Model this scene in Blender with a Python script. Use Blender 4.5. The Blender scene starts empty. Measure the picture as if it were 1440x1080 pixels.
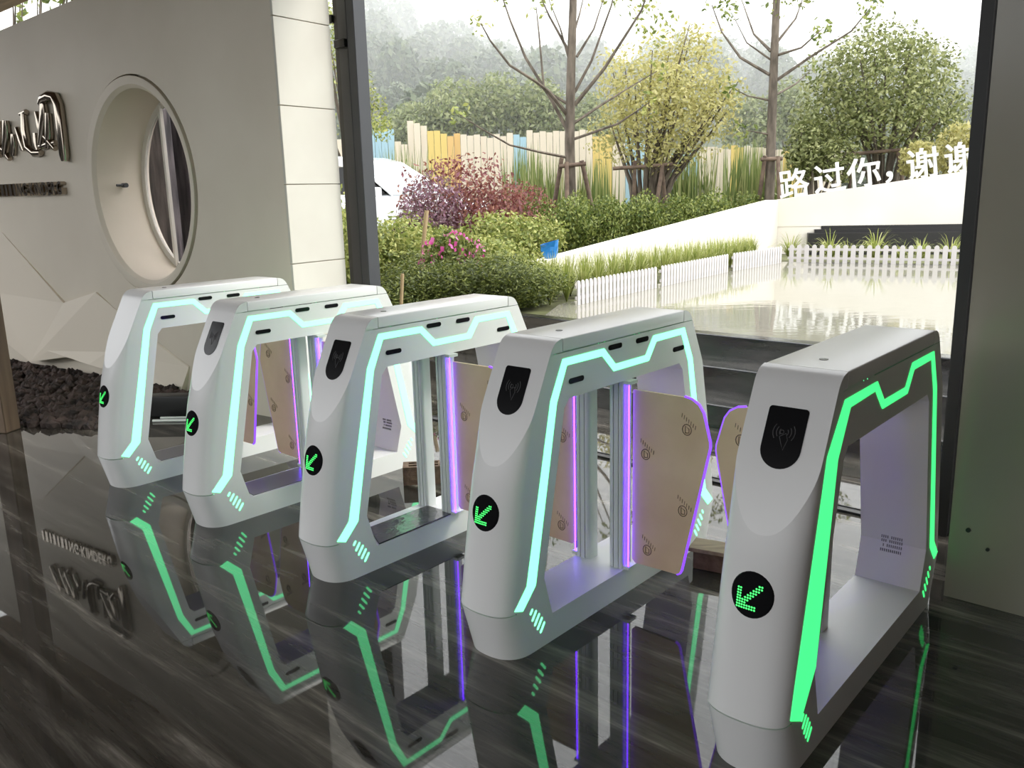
import bpy, bmesh, math, random
from mathutils import Vector, Matrix
R = math.radians
random.seed(7)
scene = bpy.context.scene
col = scene.collection

# ------------------------------------------------------------------ camera
F_PX, CAM_H = 1210.63, 1.4489
PITCH, ROLL = R(12.552), R(-1.440)
cp, sp, cr, sr = math.cos(PITCH), math.sin(PITCH), math.cos(ROLL), math.sin(ROLL)
_r, _d, _u = Vector((1, 0, 0)), Vector((0, cp, -sp)), Vector((0, sp, cp))
CR, CU, CD = cr * _r + sr * _u, -sr * _r + cr * _u, _d
C0 = Vector((0, 0, CAM_H))
cam = bpy.data.cameras.new('camera'); cam.sensor_width = 36; cam.lens = 36 * F_PX / 1440
cam.clip_start = 0.05; cam.clip_end = 500
cam_o = bpy.data.objects.new('camera', cam); col.objects.link(cam_o)
M = Matrix.Identity(4)
for i, a in enumerate((CR, CU, -CD)):
    for k in range(3): M[k][i] = a[k]
M.translation = C0
cam_o.matrix_world = M
scene.camera = cam_o
# ------------------------------------------------------------------ light
w = bpy.data.worlds.new('overcast_sky'); scene.world = w; w.use_nodes = True
bg = w.node_tree.nodes['Background']; bg.inputs[0].default_value = (0.96, 0.98, 1.0, 1); bg.inputs[1].default_value = 2.6
sun = bpy.data.lights.new('sun_offscreen', 'SUN'); sun.energy = 2.8; sun.angle = R(14); sun.color = (1, .97, .9)
sun_o = bpy.data.objects.new('sun_offscreen', sun); col.objects.link(sun_o)
sun_o.rotation_euler = Vector((.80, -.05, .85)).to_track_quat('Z', 'Y').to_euler()  # high, from the right
scene.cycles.volume_bounces = 3
vs = scene.view_settings
vs.view_transform = 'Standard'; vs.look = 'None'; vs.gamma = 1; vs.use_curve_mapping = False; vs.exposure = 0.15

# ------------------------------------------------------------------ geometry from the photograph
def ray(x, y): return CD + (x - 720) / F_PX * CR - (y - 540) / F_PX * CU
def gz(x, y, z=0.0):
    v = ray(x, y); return C0 + v * ((z - CAM_H) / v.z)
def at(x, y, Y):
    v = ray(x, y); return C0 + v * (Y / v.y)
def onplane(x, y, p0, n):
    v = ray(x, y); return C0 + v * ((p0 - C0).dot(n) / v.dot(n))
TH = R(-42); D = Vector((math.cos(TH), math.sin(TH), 0)); N = Vector((-D.y, D.x, 0)); FM = Vector((1.2646, 3.9006, 0))
def fac(s, n, z=0.0): return FM + s * D + n * N + Vector((0, 0, z))
WT = R(-35); WD = Vector((math.cos(WT), math.sin(WT), 0)); WN = Vector((-WD.y, WD.x, 0)); W0 = Vector((-4.641, 7.765, 0))
def wal(t, dn, z): return W0 + t * WD + dn * WN + Vector((0, 0, z))
def px_wall(x, y):
    q = onplane(x, y, W0, WN); return (q - W0).dot(WD), q.z

# ------------------------------------------------------------------ helpers
def mat(name, color, rough=.5, metal=0.0, spec=.5, emit=None, estr=0, trans=0, alpha=1, coat=0, ior=1.5):
    m = bpy.data.materials.new(name); m.use_nodes = True
    b = m.node_tree.nodes['Principled BSDF']
    b.inputs['Base Color'].default_value = (*color, 1); b.inputs['Roughness'].default_value = rough
    b.inputs['Metallic'].default_value = metal; b.inputs['Specular IOR Level'].default_value = spec
    b.inputs['IOR'].default_value = ior; b.inputs['Transmission Weight'].default_value = trans
    b.inputs['Coat Weight'].default_value = coat
    if emit: b.inputs['Emission Color'].default_value = (*emit, 1); b.inputs['Emission Strength'].default_value = estr
    return m
def nodes(m): return m.node_tree.nodes, m.node_tree.links, m.node_tree.nodes['Principled BSDF']
def noise_color(m, c1, c2, scale=(1, 1, 1), nscale=4, detail=6, lo=.35, hi=.65, rot=0, bump=0, coord='Object', rough=None, dist=0):
    n, l, b = nodes(m)
    tc = n.new('ShaderNodeTexCoord'); mp = n.new('ShaderNodeMapping'); mp.inputs['Scale'].default_value = scale; m0 = n.new('ShaderNodeMapping'); m0.inputs['Rotation'].default_value = (0, 0, rot)
    ns = n.new('ShaderNodeTexNoise'); ns.inputs['Scale'].default_value = nscale; ns.inputs['Detail'].default_value = detail; ns.inputs['Distortion'].default_value = dist
    rp = n.new('ShaderNodeValToRGB'); rp.color_ramp.elements[0].position = lo; rp.color_ramp.elements[1].position = hi
    rp.color_ramp.elements[0].color = (*c1, 1); rp.color_ramp.elements[1].color = (*c2, 1)
    l.new(tc.outputs[coord], m0.inputs[0]); l.new(m0.outputs[0], mp.inputs[0]); l.new(mp.outputs[0], ns.inputs['Vector']); l.new(ns.outputs['Fac'], rp.inputs[0]); l.new(rp.outputs[0], b.inputs['Base Color'])
    if bump:
        bp = n.new('ShaderNodeBump'); bp.inputs['Strength'].default_value = bump; bp.inputs['Distance'].default_value = .02
        l.new(ns.outputs['Fac'], bp.inputs['Height']); l.new(bp.outputs[0], b.inputs['Normal'])
    if rough:
        mr = n.new('ShaderNodeMapRange'); mr.inputs[3].default_value, mr.inputs[4].default_value = rough
        l.new(ns.outputs['Fac'], mr.inputs[0]); l.new(mr.outputs[0], b.inputs['Roughness'])
    return m
def leaf_mat(name, cols, rough=.45, translucent=.35):
    m = bpy.data.materials.new(name); m.use_nodes = True
    n, l, b = nodes(m)
    g = n.new('ShaderNodeNewGeometry'); rp = n.new('ShaderNodeValToRGB'); e = rp.color_ramp.elements
    while len(e) < len(cols): e.new(.5)
    for i, c in enumerate(cols): e[i].position = i / (len(cols) - 1); e[i].color = (*c, 1)
    l.new(g.outputs['Random Per Island'], rp.inputs[0]); l.new(rp.outputs[0], b.inputs['Base Color'])
    b.inputs['Roughness'].default_value = rough; b.inputs['Specular IOR Level'].default_value = .35
    tr = n.new('ShaderNodeBsdfTranslucent'); mx = n.new('ShaderNodeMixShader'); mx.inputs[0].default_value = translucent
    l.new(rp.outputs[0], tr.inputs[0]); l.new(b.outputs[0], mx.inputs[1]); l.new(tr.outputs[0], mx.inputs[2])
    l.new(mx.outputs[0], n['Material Output'].inputs[0])
    return m

class MB:
    def __init__(s): s.v = []; s.f = []
    def add(s, vs_, fs_):
        o = len(s.v); s.v += [tuple(a) for a in vs_]; s.f += [tuple(i + o for i in f) for f in fs_]; return s
    def box(s, c, size, rz=0, ax=None):
        c = Vector(c); hx, hy, hz = [a / 2 for a in size]
        if ax is None: ax = (Vector((math.cos(rz), math.sin(rz), 0)), Vector((-math.sin(rz), math.cos(rz), 0)), Vector((0, 0, 1)))
        vs_ = [c + ax[0] * hx * i + ax[1] * hy * j + ax[2] * hz * k for i in (-1, 1) for j in (-1, 1) for k in (-1, 1)]
        return s.add(vs_, [(0, 1, 3, 2), (4, 6, 7, 5), (0, 4, 5, 1), (2, 3, 7, 6), (0, 2, 6, 4), (1, 5, 7, 3)])
    def prism(s, pts_a, pts_b):
        n = len(pts_a)
        return s.add(list(pts_a) + list(pts_b), [tuple(range(n))[::-1], tuple(range(n, 2 * n))] + [(i, (i + 1) % n, n + (i + 1) % n, n + i) for i in range(n)])
    def tube(s, path, rad, n=8, cap=True):
        path = [Vector(p) for p in path]
        if not hasattr(rad, '__len__'): rad = [rad] * len(path)
        rings = []; up = None
        for i, p in enumerate(path):
            t = (path[min(i + 1, len(path) - 1)] - path[max(i - 1, 0)]).normalized()
            if up is None: up = Vector((0, 0, 1)) if abs(t.z) < .9 else Vector((1, 0, 0))
            a = t.cross(up).normalized(); up = a.cross(t).normalized()
            rings.append([p + (a * math.cos(q * 2 * math.pi / n) + up * math.sin(q * 2 * math.pi / n)) * rad[i] for q in range(n)])
        vs_ = [q for r_ in rings for q in r_]; fs_ = []
        for i in range(len(path) - 1):
            for q in range(n): fs_.append((i * n + q, i * n + (q + 1) % n, (i + 1) * n + (q + 1) % n, (i + 1) * n + q))
        if cap: fs_ += [tuple(range(n))[::-1], tuple((len(path) - 1) * n + q for q in range(n))]
        return s.add(vs_, fs_)
    def mesh(s, name, m, smooth=None):
        me = bpy.data.meshes.new(name); me.from_pydata(s.v, [], s.f)
        if smooth != 'raw':
            b = bmesh.new(); b.from_mesh(me); bmesh.ops.recalc_face_normals(b, faces=b.faces); b.to_mesh(me); b.free()
        if m: me.materials.append(m)
        if smooth is not None and smooth != 'raw':
            me.shade_smooth(); me.set_sharp_from_angle(angle=R(smooth))
        me.update(); return me
    def build(s, name, m, parent=None, smooth=None): return link(name, s.mesh(name, m, smooth), parent)
def link(name, me, parent=None, loc=None):
    o = bpy.data.objects.new(name, me); col.objects.link(o)
    if parent: o.parent = parent
    if loc is not None: o.location = loc
    return o
def tag(o, label=None, cat=None, group=None, kind=None):
    if label: o['label'] = label
    if cat: o['category'] = cat
    if group: o['group'] = group
    if kind: o['kind'] = kind
    return o
def empty(name, loc, rz=0):
    o = bpy.data.objects.new(name, None); col.objects.link(o); o.location = loc; o.rotation_euler = (0, 0, rz); o.empty_display_size = .1; return o
def struct(name, mb, m, smooth=None): return tag(mb.build(name, m, None, smooth), kind='structure')
def bevel(o, wd=.01, seg=2):
    b = bmesh.new(); b.from_mesh(o.data)
    bmesh.ops.bevel(b, geom=[e for e in b.edges if e.calc_face_angle(0) > .5], offset=wd, segments=seg, profile=.5, affect='EDGES')
    b.to_mesh(o.data); b.free(); o.data.shade_smooth(); o.data.set_sharp_from_angle(angle=R(40)); return o
def copy_tree(o, parent=None):
    c = o.copy(); col.objects.link(c); c.parent = parent
    for ch in o.children: copy_tree(ch, c)
    return c
def lerp(tab, x):
    if x <= tab[0][0]: return tab[0][1]
    for (a, b), (c, d_) in zip(tab, tab[1:]):
        if x <= c: return b + (d_ - b) * (x - a) / (c - a)
    return tab[-1][1]

# ------------------------------------------------------------------ materials
M_floor = mat('polished_dark_stone', (.03, .028, .025), .07, spec=.62)
def floor_nodes():
    n, l, b = nodes(M_floor)
    tc = n.new('ShaderNodeTexCoord'); mp = n.new('ShaderNodeMapping'); mp.inputs['Scale'].default_value = (.5, 6.5, 1)
    m0 = n.new('ShaderNodeMapping'); m0.inputs['Rotation'].default_value = (0, 0, -TH)
    l.new(tc.outputs['Object'], m0.inputs[0]); l.new(m0.outputs[0], mp.inputs[0])
    a = n.new('ShaderNodeTexNoise'); a.inputs['Scale'].default_value = 1.6; a.inputs['Detail'].default_value = 9; a.inputs['Roughness'].default_value = .68; a.inputs['Distortion'].default_value = .35
    l.new(mp.outputs[0], a.inputs['Vector'])
    rp = n.new('ShaderNodeValToRGB'); e = rp.color_ramp.elements
    e[0].position = .34; e[0].color = (.015, .014, .012, 1); e[1].position = .54; e[1].color = (.052, .047, .040, 1)
    x = e.new(.62); x.color = (.105, .094, .08, 1); x = e.new(.70); x.color = (.22, .20, .17, 1)
    l.new(a.outputs['Fac'], rp.inputs[0]); l.new(rp.outputs[0], b.inputs['Base Color'])
    c = n.new('ShaderNodeTexNoise'); c.inputs['Scale'].default_value = 3; c.inputs['Detail'].default_value = 4
    l.new(tc.outputs['Object'], c.inputs['Vector'])
    mr = n.new('ShaderNodeMapRange'); mr.inputs[3].default_value = .008; mr.inputs[4].default_value = .04
    l.new(c.outputs['Fac'], mr.inputs[0]); l.new(mr.outputs[0], b.inputs['Roughness'])
floor_nodes()
M_wall = noise_color(mat('cream_render', (.74, .67, .55), .6), (.71, .64, .525), (.76, .69, .575), nscale=1.5, detail=3)
M_clad = noise_color(mat('cream_stone_cladding', (.66, .63, .56), .5), (.63, .60, .53), (.68, .655, .58), nscale=2, detail=3)
M_facet = mat('cream_facet_panel', (.78, .70, .58), .5)
M_wood = noise_color(mat('brown_soffit_wood', (.2, .12, .08), .5), (.12, .07, .045), (.24, .145, .1), scale=(.8, 12, 1), nscale=2, rot=-TH)
M_timber = noise_color(mat('brown_timber', (.2, .14, .09), .55), (.11, .075, .05), (.2, .14, .095), scale=(8, 8, .6), nscale=2)
M_pillar = noise_color(mat('taupe_polished_panel', (.3, .27, .22), .22, spec=.5), (.28, .255, .205), (.315, .285, .23), nscale=1.2, detail=3)
M_dark = mat('anthracite_metal', (.055, .057, .062), .4, .3)
M_dark2 = mat('black_metal', (.015, .014, .014), .45)
M_step = noise_color(mat('black_wet_stone', (.02, .019, .018), .22, spec=1.0), (.012, .012, .011), (.05, .047, .043), scale=(1, 5, 5), nscale=2.5, rot=-TH, rough=(.06, .25))
M_soil = noise_color(mat('garden_soil', (.08, .07, .04), .9), (.05, .05, .02), (.12, .13, .05), nscale=6)
M_white = mat('white_powder_coat', (.75, .75, .74), .24, spec=.5)
M_whitein = mat('white_inner_sheet', (.68, .68, .69), .4)
M_alu = mat('white_aluminium_profile', (.66, .67, .67), .35, .15)
M_black = mat('gloss_black', (.008, .008, .009), .15, spec=.15)
M_icon = mat('grey_print', (.05, .05, .052), .4)
M_mint = mat('mint_led', (.3, .8, .6), .4, emit=(.15, 1.0, .37), estr=2.5)
M_green = mat('green_led', (.1, .7, .3), .4, emit=(.055, 1.0, .22), estr=1.2)
M_dot = mat('green_dot_led', (.1, .7, .2), .4, emit=(.06, 1.0, .16), estr=1.6)
M_purple = mat('violet_led', (.4, .2, .9), .4, emit=(.11, .015, 1.0), estr=18)
M_purple2 = mat('violet_edge_glow', (.3, .1, .8), .4, emit=(.24, .06, 1.0), estr=1.1)
M_kraft = noise_color(mat('kraft_film', (.66, .43, .31), .55), (.61, .39, .275), (.69, .46, .33), nscale=5, detail=4)
M_print = mat('brown_film_print', (.16, .09, .06), .6)
M_chrome = mat('bronze_chrome', (.40, .35, .29), .14, 1.0)
M_brick = noise_color(mat('dark_clay_brick', (.12, .07, .05), .85), (.09, .05, .035), (.16, .1, .07), nscale=25, bump=.3)
M_brick2 = noise_color(mat('pale_wood_block', (.3, .22, .15), .8), (.22, .16, .11), (.34, .26, .18), scale=(1, 8, 1), nscale=8)
M_lava = noise_color(mat('lava_gravel', (.06, .04, .035), .9), (.022, .017, .015), (.10, .068, .058), nscale=9, bump=.4)
M_pipe = mat('white_pvc', (.75, .75, .73), .4)
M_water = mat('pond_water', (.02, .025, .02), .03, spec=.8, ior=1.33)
def water_nodes():
    n, l, b = nodes(M_water)
    tc = n.new('ShaderNodeTexCoord'); mp = n.new('ShaderNodeMapping'); mp.inputs['Scale'].default_value = (1.2, 3.5, 1); mp.inputs['Rotation'].default_value = (0, 0, .1)
    a = n.new('ShaderNodeTexNoise'); a.inputs['Scale'].default_value = 3; a.inputs['Detail'].default_value = 4
    bp = n.new('ShaderNodeBump'); bp.inputs['Strength'].default_value = .07; bp.inputs['Distance'].default_value = .012
    l.new(tc.outputs['Object'], mp.inputs[0]); l.new(mp.outputs[0], a.inputs['Vector']); l.new(a.outputs['Fac'], bp.inputs['Height']); l.new(bp.outputs[0], b.inputs['Normal'])
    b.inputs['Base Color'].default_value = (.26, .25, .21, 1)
water_nodes()
M_picket = mat('white_picket_paint', (.58, .55, .54), .5)
M_plaster = noise_color(mat('cream_garden_plaster', (.8, .75, .66), .7), (.76, .70, .60), (.84, .80, .72), nscale=.8, detail=2)
M_letter = mat('white_letter_paint', (.85, .85, .83), .5)
M_bark = noise_color(mat('grey_brown_bark', (.16, .12, .09), .9), (.07, .056, .042), (.165, .135, .105), scale=(1, 1, .3), nscale=12, bump=.3)
M_stake = noise_color(mat('brown_stake_wood', (.12, .085, .06), .85), (.09, .06, .045), (.17, .12, .085), nscale=8)
M_bamboo = mat('tan_bamboo', (.42, .31, .17), .6)
M_carwhite = mat('white_car_paint', (.82, .84, .86), .15, coat=.6)
M_carglass = mat('pale_car_glass', (.35, .4, .42), .05, spec=.9)
M_tyre = mat('black_rubber', (.02, .02, .02), .7)
M_blue = mat('blue_plastic', (.02, .20, .55), .35)
M_pane = mat('tinted_glass', (.62, .60, .62), .0, spec=.5, trans=1, ior=1.12)
M_slate = noise_color(mat('dark_slate', (.06, .05, .05), .6), (.02, .018, .02), (.13, .11, .115), scale=(9, 9, 1.2), nscale=2.5, bump=.4)
M_sheet = noise_color(mat('black_plastic_sheet', (.03, .03, .033), .18), (.018, .018, .02), (.05, .05, .054), nscale=14, bump=.25)
M_plate = mat('grey_cover_plate', (.14, .14, .145), .3)

L_dark = leaf_mat('dark_fine_leaf', [(.04, .058, .014), (.11, .14, .032), (.27, .30, .08)])
L_lime = leaf_mat('lime_leaf', [(.11, .15, .03), (.27, .31, .08), (.50, .49, .17)])
L_mid = leaf_mat('mid_green_leaf', [(.06, .10, .02), (.16, .20, .045), (.32, .35, .10)])
L_red = leaf_mat('russet_leaf', [(.13, .035, .035), (.22, .07, .06), (.30, .14, .09), (.26, .10, .13)])
L_mauve = leaf_mat('mauve_leaf', [(.14, .06, .08), (.30, .16, .22), (.10, .07, .04), (.45, .30, .38)])
L_pink = leaf_mat('pink_petal', [(.65, .06, .32), (.85, .16, .5), (.8, .3, .6)])
L_yel = leaf_mat('yellow_green_leaf', [(.30, .29, .10), (.48, .45, .18), (.62, .57, .28)], translucent=.45)
L_ever = leaf_mat('evergreen_leaf', [(.10, .12, .04), (.22, .25, .09), (.42, .43, .20)])
L_pale = leaf_mat('pale_spring_leaf', [(.16, .20, .08), (.28, .32, .14), (.40, .42, .22)])
L_blade = leaf_mat('striped_grass_blade', [(.16, .22, .04), (.34, .38, .10), (.55, .55, .25)])
L_hill = leaf_mat('hill_leaf', [(.06, .09, .045), (.12, .155, .08), (.19, .22, .12)], translucent=.2)
L_bamb = leaf_mat('reed_leaf', [(.10, .15, .04), (.22, .27, .09), (.36, .36, .16)])

# ================================================================== the setting
def poly_plane(name, pts, m, kind='structure'):
    mb = MB(); mb.add(pts, [tuple(range(len(pts)))]); o = mb.build(name, m)
    if kind: o['kind'] = kind
    return o
slab = MB(); q = [fac(-14, -12), fac(7, -12), fac(7, .885), fac(-14, .885)]
slab.prism([a - Vector((0, 0, .15)) for a in q], q); struct('floor', slab, M_floor)
track = MB(); track.box(fac(-.9, 0, .003), (3.4 + .1, .05, .008), TH)
track.box(fac(-.9, -.028, .005), (3.5, .006, .012), TH); track.box(fac(-.9, .028, .005), (3.5, .006, .012), TH)
struct('trim_1', track, M_dark2)
# canopy soffit
c = MB(); q = [fac(-9.6, -6.3, 3.5), fac(7, -6.3, 3.5), fac(7, .08, 3.5), fac(-9.6, .08, 3.5)]
c.prism(q, [a + Vector((0, 0, .25)) for a in q]); struct('ceiling', c, M_wood)
c = MB(); q = [fac(-14, -12), fac(7, -12), fac(7, -12.3), fac(-14, -12.3)]; c.prism(q, [b + Vector((0, 0, 3.0)) for b in q]); struct('added_wall_front', c, M_dark2)  # added wall out of view, a dark backdrop for the chrome to reflect
c = MB(); q = [fac(3.3, -6.3), fac(3.3, -.6), fac(3.6, -.6), fac(3.6, -6.3)]; c.prism(q, [b + Vector((0, 0, 3.5)) for b in q]); struct('added_wall_side', c, M_wood)  # added out of view to shade the gates' right-hand sides
c = MB(); q = [fac(-13.8, -12), fac(-13.8, -.6), fac(-14, -.6), fac(-14, -12)]; c.prism(q, [b + Vector((0, 0, 2.6)) for b in q]); struct('added_wall_yard', c, M_dark2)  # unseen wall, put in so the chrome letters mirror something dark
# right wall (taupe panel) inside the facade
c = MB(); a = fac(0, 0); P0 = Vector((1.529, 2.842, 0))
q = [P0, P0 + D * 3, P0 + D * 3 + N * .55, P0 + N * .55]
c.prism(q, [b + Vector((0, 0, 3.5)) for b in q]); o = struct('wall_right', c, M_pillar)
j = MB(); j.box(fac(.735, .0, 1.75), (.045, .09, 3.5), TH); j.box(fac(.78, .03, 1.75), (.06, .05, 3.5), TH)
struct('door_2', j, M_dark2)
for dx, dz, rr in ((.06, .265, .008), (.125, .21, .006)):
    p = P0 + D * dx - N * .003 + Vector((0, 0, dz)); mb = MB(); mb.tube([p + N * .005, p - N * .004], rr, 10)
    mb.build('bolt_cap', M_dark2, o)
# left wall with a porthole
def wtop(t): return 2.75 + .069 * t
HC, HRI, HRO, WTH, TL, TR = (2.44, 1.555), (.575, .675), (.65, .75), .46, -3.5, 3.98
def wall_left():
    mb = MB(); corners = [(TL, 0), (TR, 0), (TR, wtop(TR)), (TL, wtop(TL))]
    ang = sorted([2 * math.pi * i / 72 for i in range(72)] + [math.atan2(z - HC[1], t - HC[0]) % (2 * math.pi) for t, z in corners])
    inn, inn2, out = [], [], []; GO = (.670, .768)
    for a in ang:
        ca, sa = math.cos(a), math.sin(a)
        inn.append((HC[0] + GO[0] * ca, HC[1] + GO[1] * sa)); inn2.append((HC[0] + HRI[0] * ca, HC[1] + HRI[1] * sa))
        best = 1e9
        for (x1, y1), (x2, y2) in zip(corners, corners[1:] + corners[:1]):
            den = ca * (y2 - y1) - sa * (x2 - x1)
            if abs(den) < 1e-9: continue
            k = ((x1 - HC[0]) * (y2 - y1) - (y1 - HC[1]) * (x2 - x1)) / den
            if k > 0 and k < best:
                px, py = HC[0] + k * ca, HC[1] + k * sa
                if min(x1, x2) - 1e-6 <= px <= max(x1, x2) + 1e-6 and min(y1, y2) - 1e-6 <= py <= max(y1, y2) + 1e-6: best = k
        out.append((HC[0] + best * ca, HC[1] + best * sa))
    n = len(ang); V = []
    V = [wal(t, 0, z) for t, z in inn] + [wal(t, 0, z) for t, z in out] + [wal(t, WTH, z) for t, z in inn2] + [wal(t, WTH, z) for t, z in out]
    V += [wal(t, .09, z) for t, z in inn] + [wal(t, .09, z) for t, z in inn2]      # the recess the rim ring sits in
    Fc = []
    for i in range(n):
        k = (i + 1) % n
        Fc += [(i, k, n + k, n + i), (2 * n + i, 3 * n + i, 3 * n + k, 2 * n + k), (n + i, n + k, 3 * n + k, 3 * n + i)]
        Fc += [(i, 4 * n + i, 4 * n + k, k), (4 * n + i, 5 * n + i, 5 * n + k, 4 * n + k), (5 * n + i, 2 * n + i, 2 * n + k, 5 * n + k)]
    mb.add(V, Fc); return struct('wall_left', mb, M_wall, 30)
WL = wall_left()
# porthole: rim ring, tinted pane, mullion, door stop
win = empty('window_1', wal(HC[0], WTH / 2, 0)); win['kind'] = 'structure'
def loc(o):  # keep world-space mesh under an empty
    o.matrix_parent_inverse = o.parent.matrix_basis.inverted() if False else Matrix.Translation(o.parent.location).inverted(); return o
bpy.context.view_layer.update()
def ell(rx, rz, dn, n=72, sh=0): return [wal(HC[0] + sh + rx * math.cos(2 * math.pi * i / n), dn, HC[1] + rz * math.sin(2 * math.pi * i / n)) for i in range(n)]
mb = MB(); rings = [ell(.652, .757, .091, sh=-.014), ell(.652, .757, -.004, sh=-.014), ell(.648, .753, -.006, sh=-.014), ell(.60, .70, -.004), ell(.575, .675, .022), ell(.575, .675, .091)]
for r_ in rings: mb.v += [tuple(v) for v in r_]
for k in range(5):
    for i in range(72): mb.f.append((k * 72 + i, k * 72 + (i + 1) % 72, (k + 1) * 72 + (i + 1) % 72, (k + 1) * 72 + i))
loc(mb.build('rim_ring', M_wall, win, 40))
mb = MB(); A, B = ell(.576, .676, WTH - .06), ell(.576, .676, WTH - .05); mb.prism(A, B)
pane = mb.build('pane', M_pane, win); loc(pane)
mb = MB(); A, B = ell(.577, .677, WTH - .07), ell(.53, .63, WTH - .07)
mb.v = [tuple(v) for v in A + B + ell(.53, .63, WTH - .045)]
for i in range(72):
    k = (i + 1) % 72; mb.f += [(i, k, 72 + k, 72 + i), (72 + i, 72 + k, 144 + k, 144 + i)]
loc(mb.build('window_frame', M_clad, win, 40))
tm = (onplane(237, 262, wal(0, WTH - .07, 0), WN) - W0).dot(WD); mb = MB(); mb.box(wal(tm, WTH - .07, HC[1]), (.022, .03, 1.2), WT); loc(mb.build('mullion', M_clad, win))
mb = MB(); t_ = HC[0] - .565; p = wal(t_, .22, HC[1] + .02)
mb.tube([p, p + WD * .05], .018, 10); mb.tube([p + WD * .03 - WN * .07, p + WD * .03 + WN * .02], .009, 8)
loc(mb.build('door_stop', M_dark, win, 40))
for k, (px_, w_, h_) in enumerate(((222, .5, 2.6), (252, .45, 2.3))):
    p = onplane(px_, 262, wal(0, WTH + 1.0 + .25 * k, 0), WN); mb = MB(); mb.box((p.x, p.y, h_ / 2), (w_, .12, h_), WT + .15 * k); o = mb.build('standing_stone', M_slate); bevel(o, .02, 1)
    tag(o, ('taller' if k == 0 else 'shorter') + ' dark slate slab standing behind the porthole', 'stone slab', 'slate slabs behind the porthole')
# end-face cladding of the left wall
zs = [0, .555, 1.04, 1.53, 2.0, 2.51, wtop(TR)]
for a, b in zip(zs, zs[1:]):
    mb = MB(); mb.box(wal(TR + .008, WTH / 2, (a + b) / 2), (.022, WTH - .002, b - a - .005), WT)
    o = mb.build('cladding_panel', M_clad, WL); bevel(o, .002, 1)
# folded relief panels on the left wall
PTS = {'a': (.33, 1.217, .0), 'b': (1.213, .654, .015), 'c': (.759, .141, .13), 'd': (.016, .365, .085), 'e': (-1.0, .45, .05), 'f': (-.7, 1.35, 0),
       'g': (1.708, .763, .012), 'i': (1.921, .649, .0), 'j': (2.807, .266, .0), 'k': (2.743, .08, .05), 'l': (2.323, .126, .08), 'n': (1.648, .197, .11), 'o': (1.047, .256, .11)}
for names in ('fabcde', 'bgc', 'gijklnoc'):
    P = [PTS[k] for k in names]; cx = sum(p[0] for p in P) / len(P); cz = sum(p[1] for p in P) / len(P); co = sum(p[2] for p in P) / len(P)
    mb = MB(); n = len(P); mb.v = [tuple(wal(t, -o_ - .006, z)) for t, z, o_ in P] + [tuple(wal(t, .01, z)) for t, z, o_ in P] + [tuple(wal(cx, -co - .006, cz))]
    for i in range(n):
        k = (i + 1) % n; mb.f += [(i, k, 2 * n), (i, n + i, n + k, k)]
    mb.build('facet_panel', M_facet, WL)
for P in ([(2.443, .411), (2.807, .266)], [(.0, .74), (.33, .70)]):
    mb = MB(); mb.tube([wal(t, -.004, z) for t, z in P], .008, 4); mb.build('joint_line', M_facet, WL)
# timber column at the far left
c = MB(); p = gz(20, 607); c.box(p + Vector((-.075, .03, 1.75)), (.13, .13, 3.5), R(-12)); o = c.build('timber_column', M_timber); bevel(o, .006, 1)
tag(o, 'dark brown square timber column standing on the floor beside the lava gravel', 'column')
# outside: steps up to the pond
for k, (n0, z0) in enumerate(((.888, .147), (1.262, .297), (1.623, .443))):
    mb = MB(); mb.box(fac(1.0, n0 + .3 + .1 * (k < 2), z0 / 2 - .02), (9.5, .6 + .2 * (k < 2) if k < 2 else .12, z0 + .04), TH)
    if k == 2:
        mb = MB(); mb.box(fac(1.0, n0 + .06, z0 / 2), (9.5, .12, z0), TH)
    o = struct('trim_%d' % (k + 2), mb, M_step); bevel(o, .006, 1)
    mb = MB(); mb.box(fac(1.0, n0 - .002, z0 - .007), (9.5, .006, .006), TH); mb.build('nosing', M_dark, o)
g = MB(); q = [fac(-30, 1.74, .40), fac(30, 1.74, .40), fac(40, 11, .40), fac(-40, 11, .40), fac(70, 60, .9), fac(-70, 60, .9)]
g.add(q, [(0, 1, 2, 3), (3, 2, 4, 5)]); struct('ground', g, M_soil)
g = MB(); q = [fac(-30, .885, .0), fac(-3.7, .885, .0), fac(-3.7, 1.75, .41), fac(-30, 1.75, .41)]
g.add(q, [(0, 1, 2, 3)]); struct('ground_bank', g, M_soil)
FA, FB, FC_, FD = Vector((.608, 7.821, .43)), Vector((2.703, 10.629, .43)), Vector((3.717, 11.741, .43)), Vector((8.96, 8.83, .43))
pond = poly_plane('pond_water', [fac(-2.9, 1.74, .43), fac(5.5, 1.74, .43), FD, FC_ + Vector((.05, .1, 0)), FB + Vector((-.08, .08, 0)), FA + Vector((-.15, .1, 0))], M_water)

# ================================================================== speed gates
GW, GL = .2155, .746
H2 = GW / 2; UC = GL / 2
US = [(0, -.177), (.165, -.252), (.3, -.228), (.48, -.195), (.62, -.170), (.74, -.150), (.8, -.140), (1, -.105)]
UF = [(0, -.279), (.165, -.319), (.3, -.299), (.48, -.268), (.56, -.250), (.65, -.221), (.74, -.192), (.85, -.168), (1, -.14)]
UP = [(.5, -.2908), (.955, -.0645), (.968, -.0575), (.978, -.050), (.986, -.042), (.992, -.033), (.997, -.019), (1.0, -.004)]
def front(x, z):
    us, uf = lerp(US, z), lerp(UF, z); k = min(1, abs(x) / H2)
    ue = us - (us - uf) * (1 - k ** 2.4) ** (1 / 2.4)
    if z > .55: ue = max(ue, lerp(UP, z))
    return ue
OP = [(.098, -.073), (.235, -.112), (.775, .004), (.803, .03)]
ZB = [.167, .2, .235, .3, .37, .44, .5, .55, .58, .6, .62, .64, .66, .68, .7, .72, .74, .76, .775, .79, .803, .83, .87, .91, .94, .955, .957, .968, .978, .986, .992, .997, 1.0]
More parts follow.
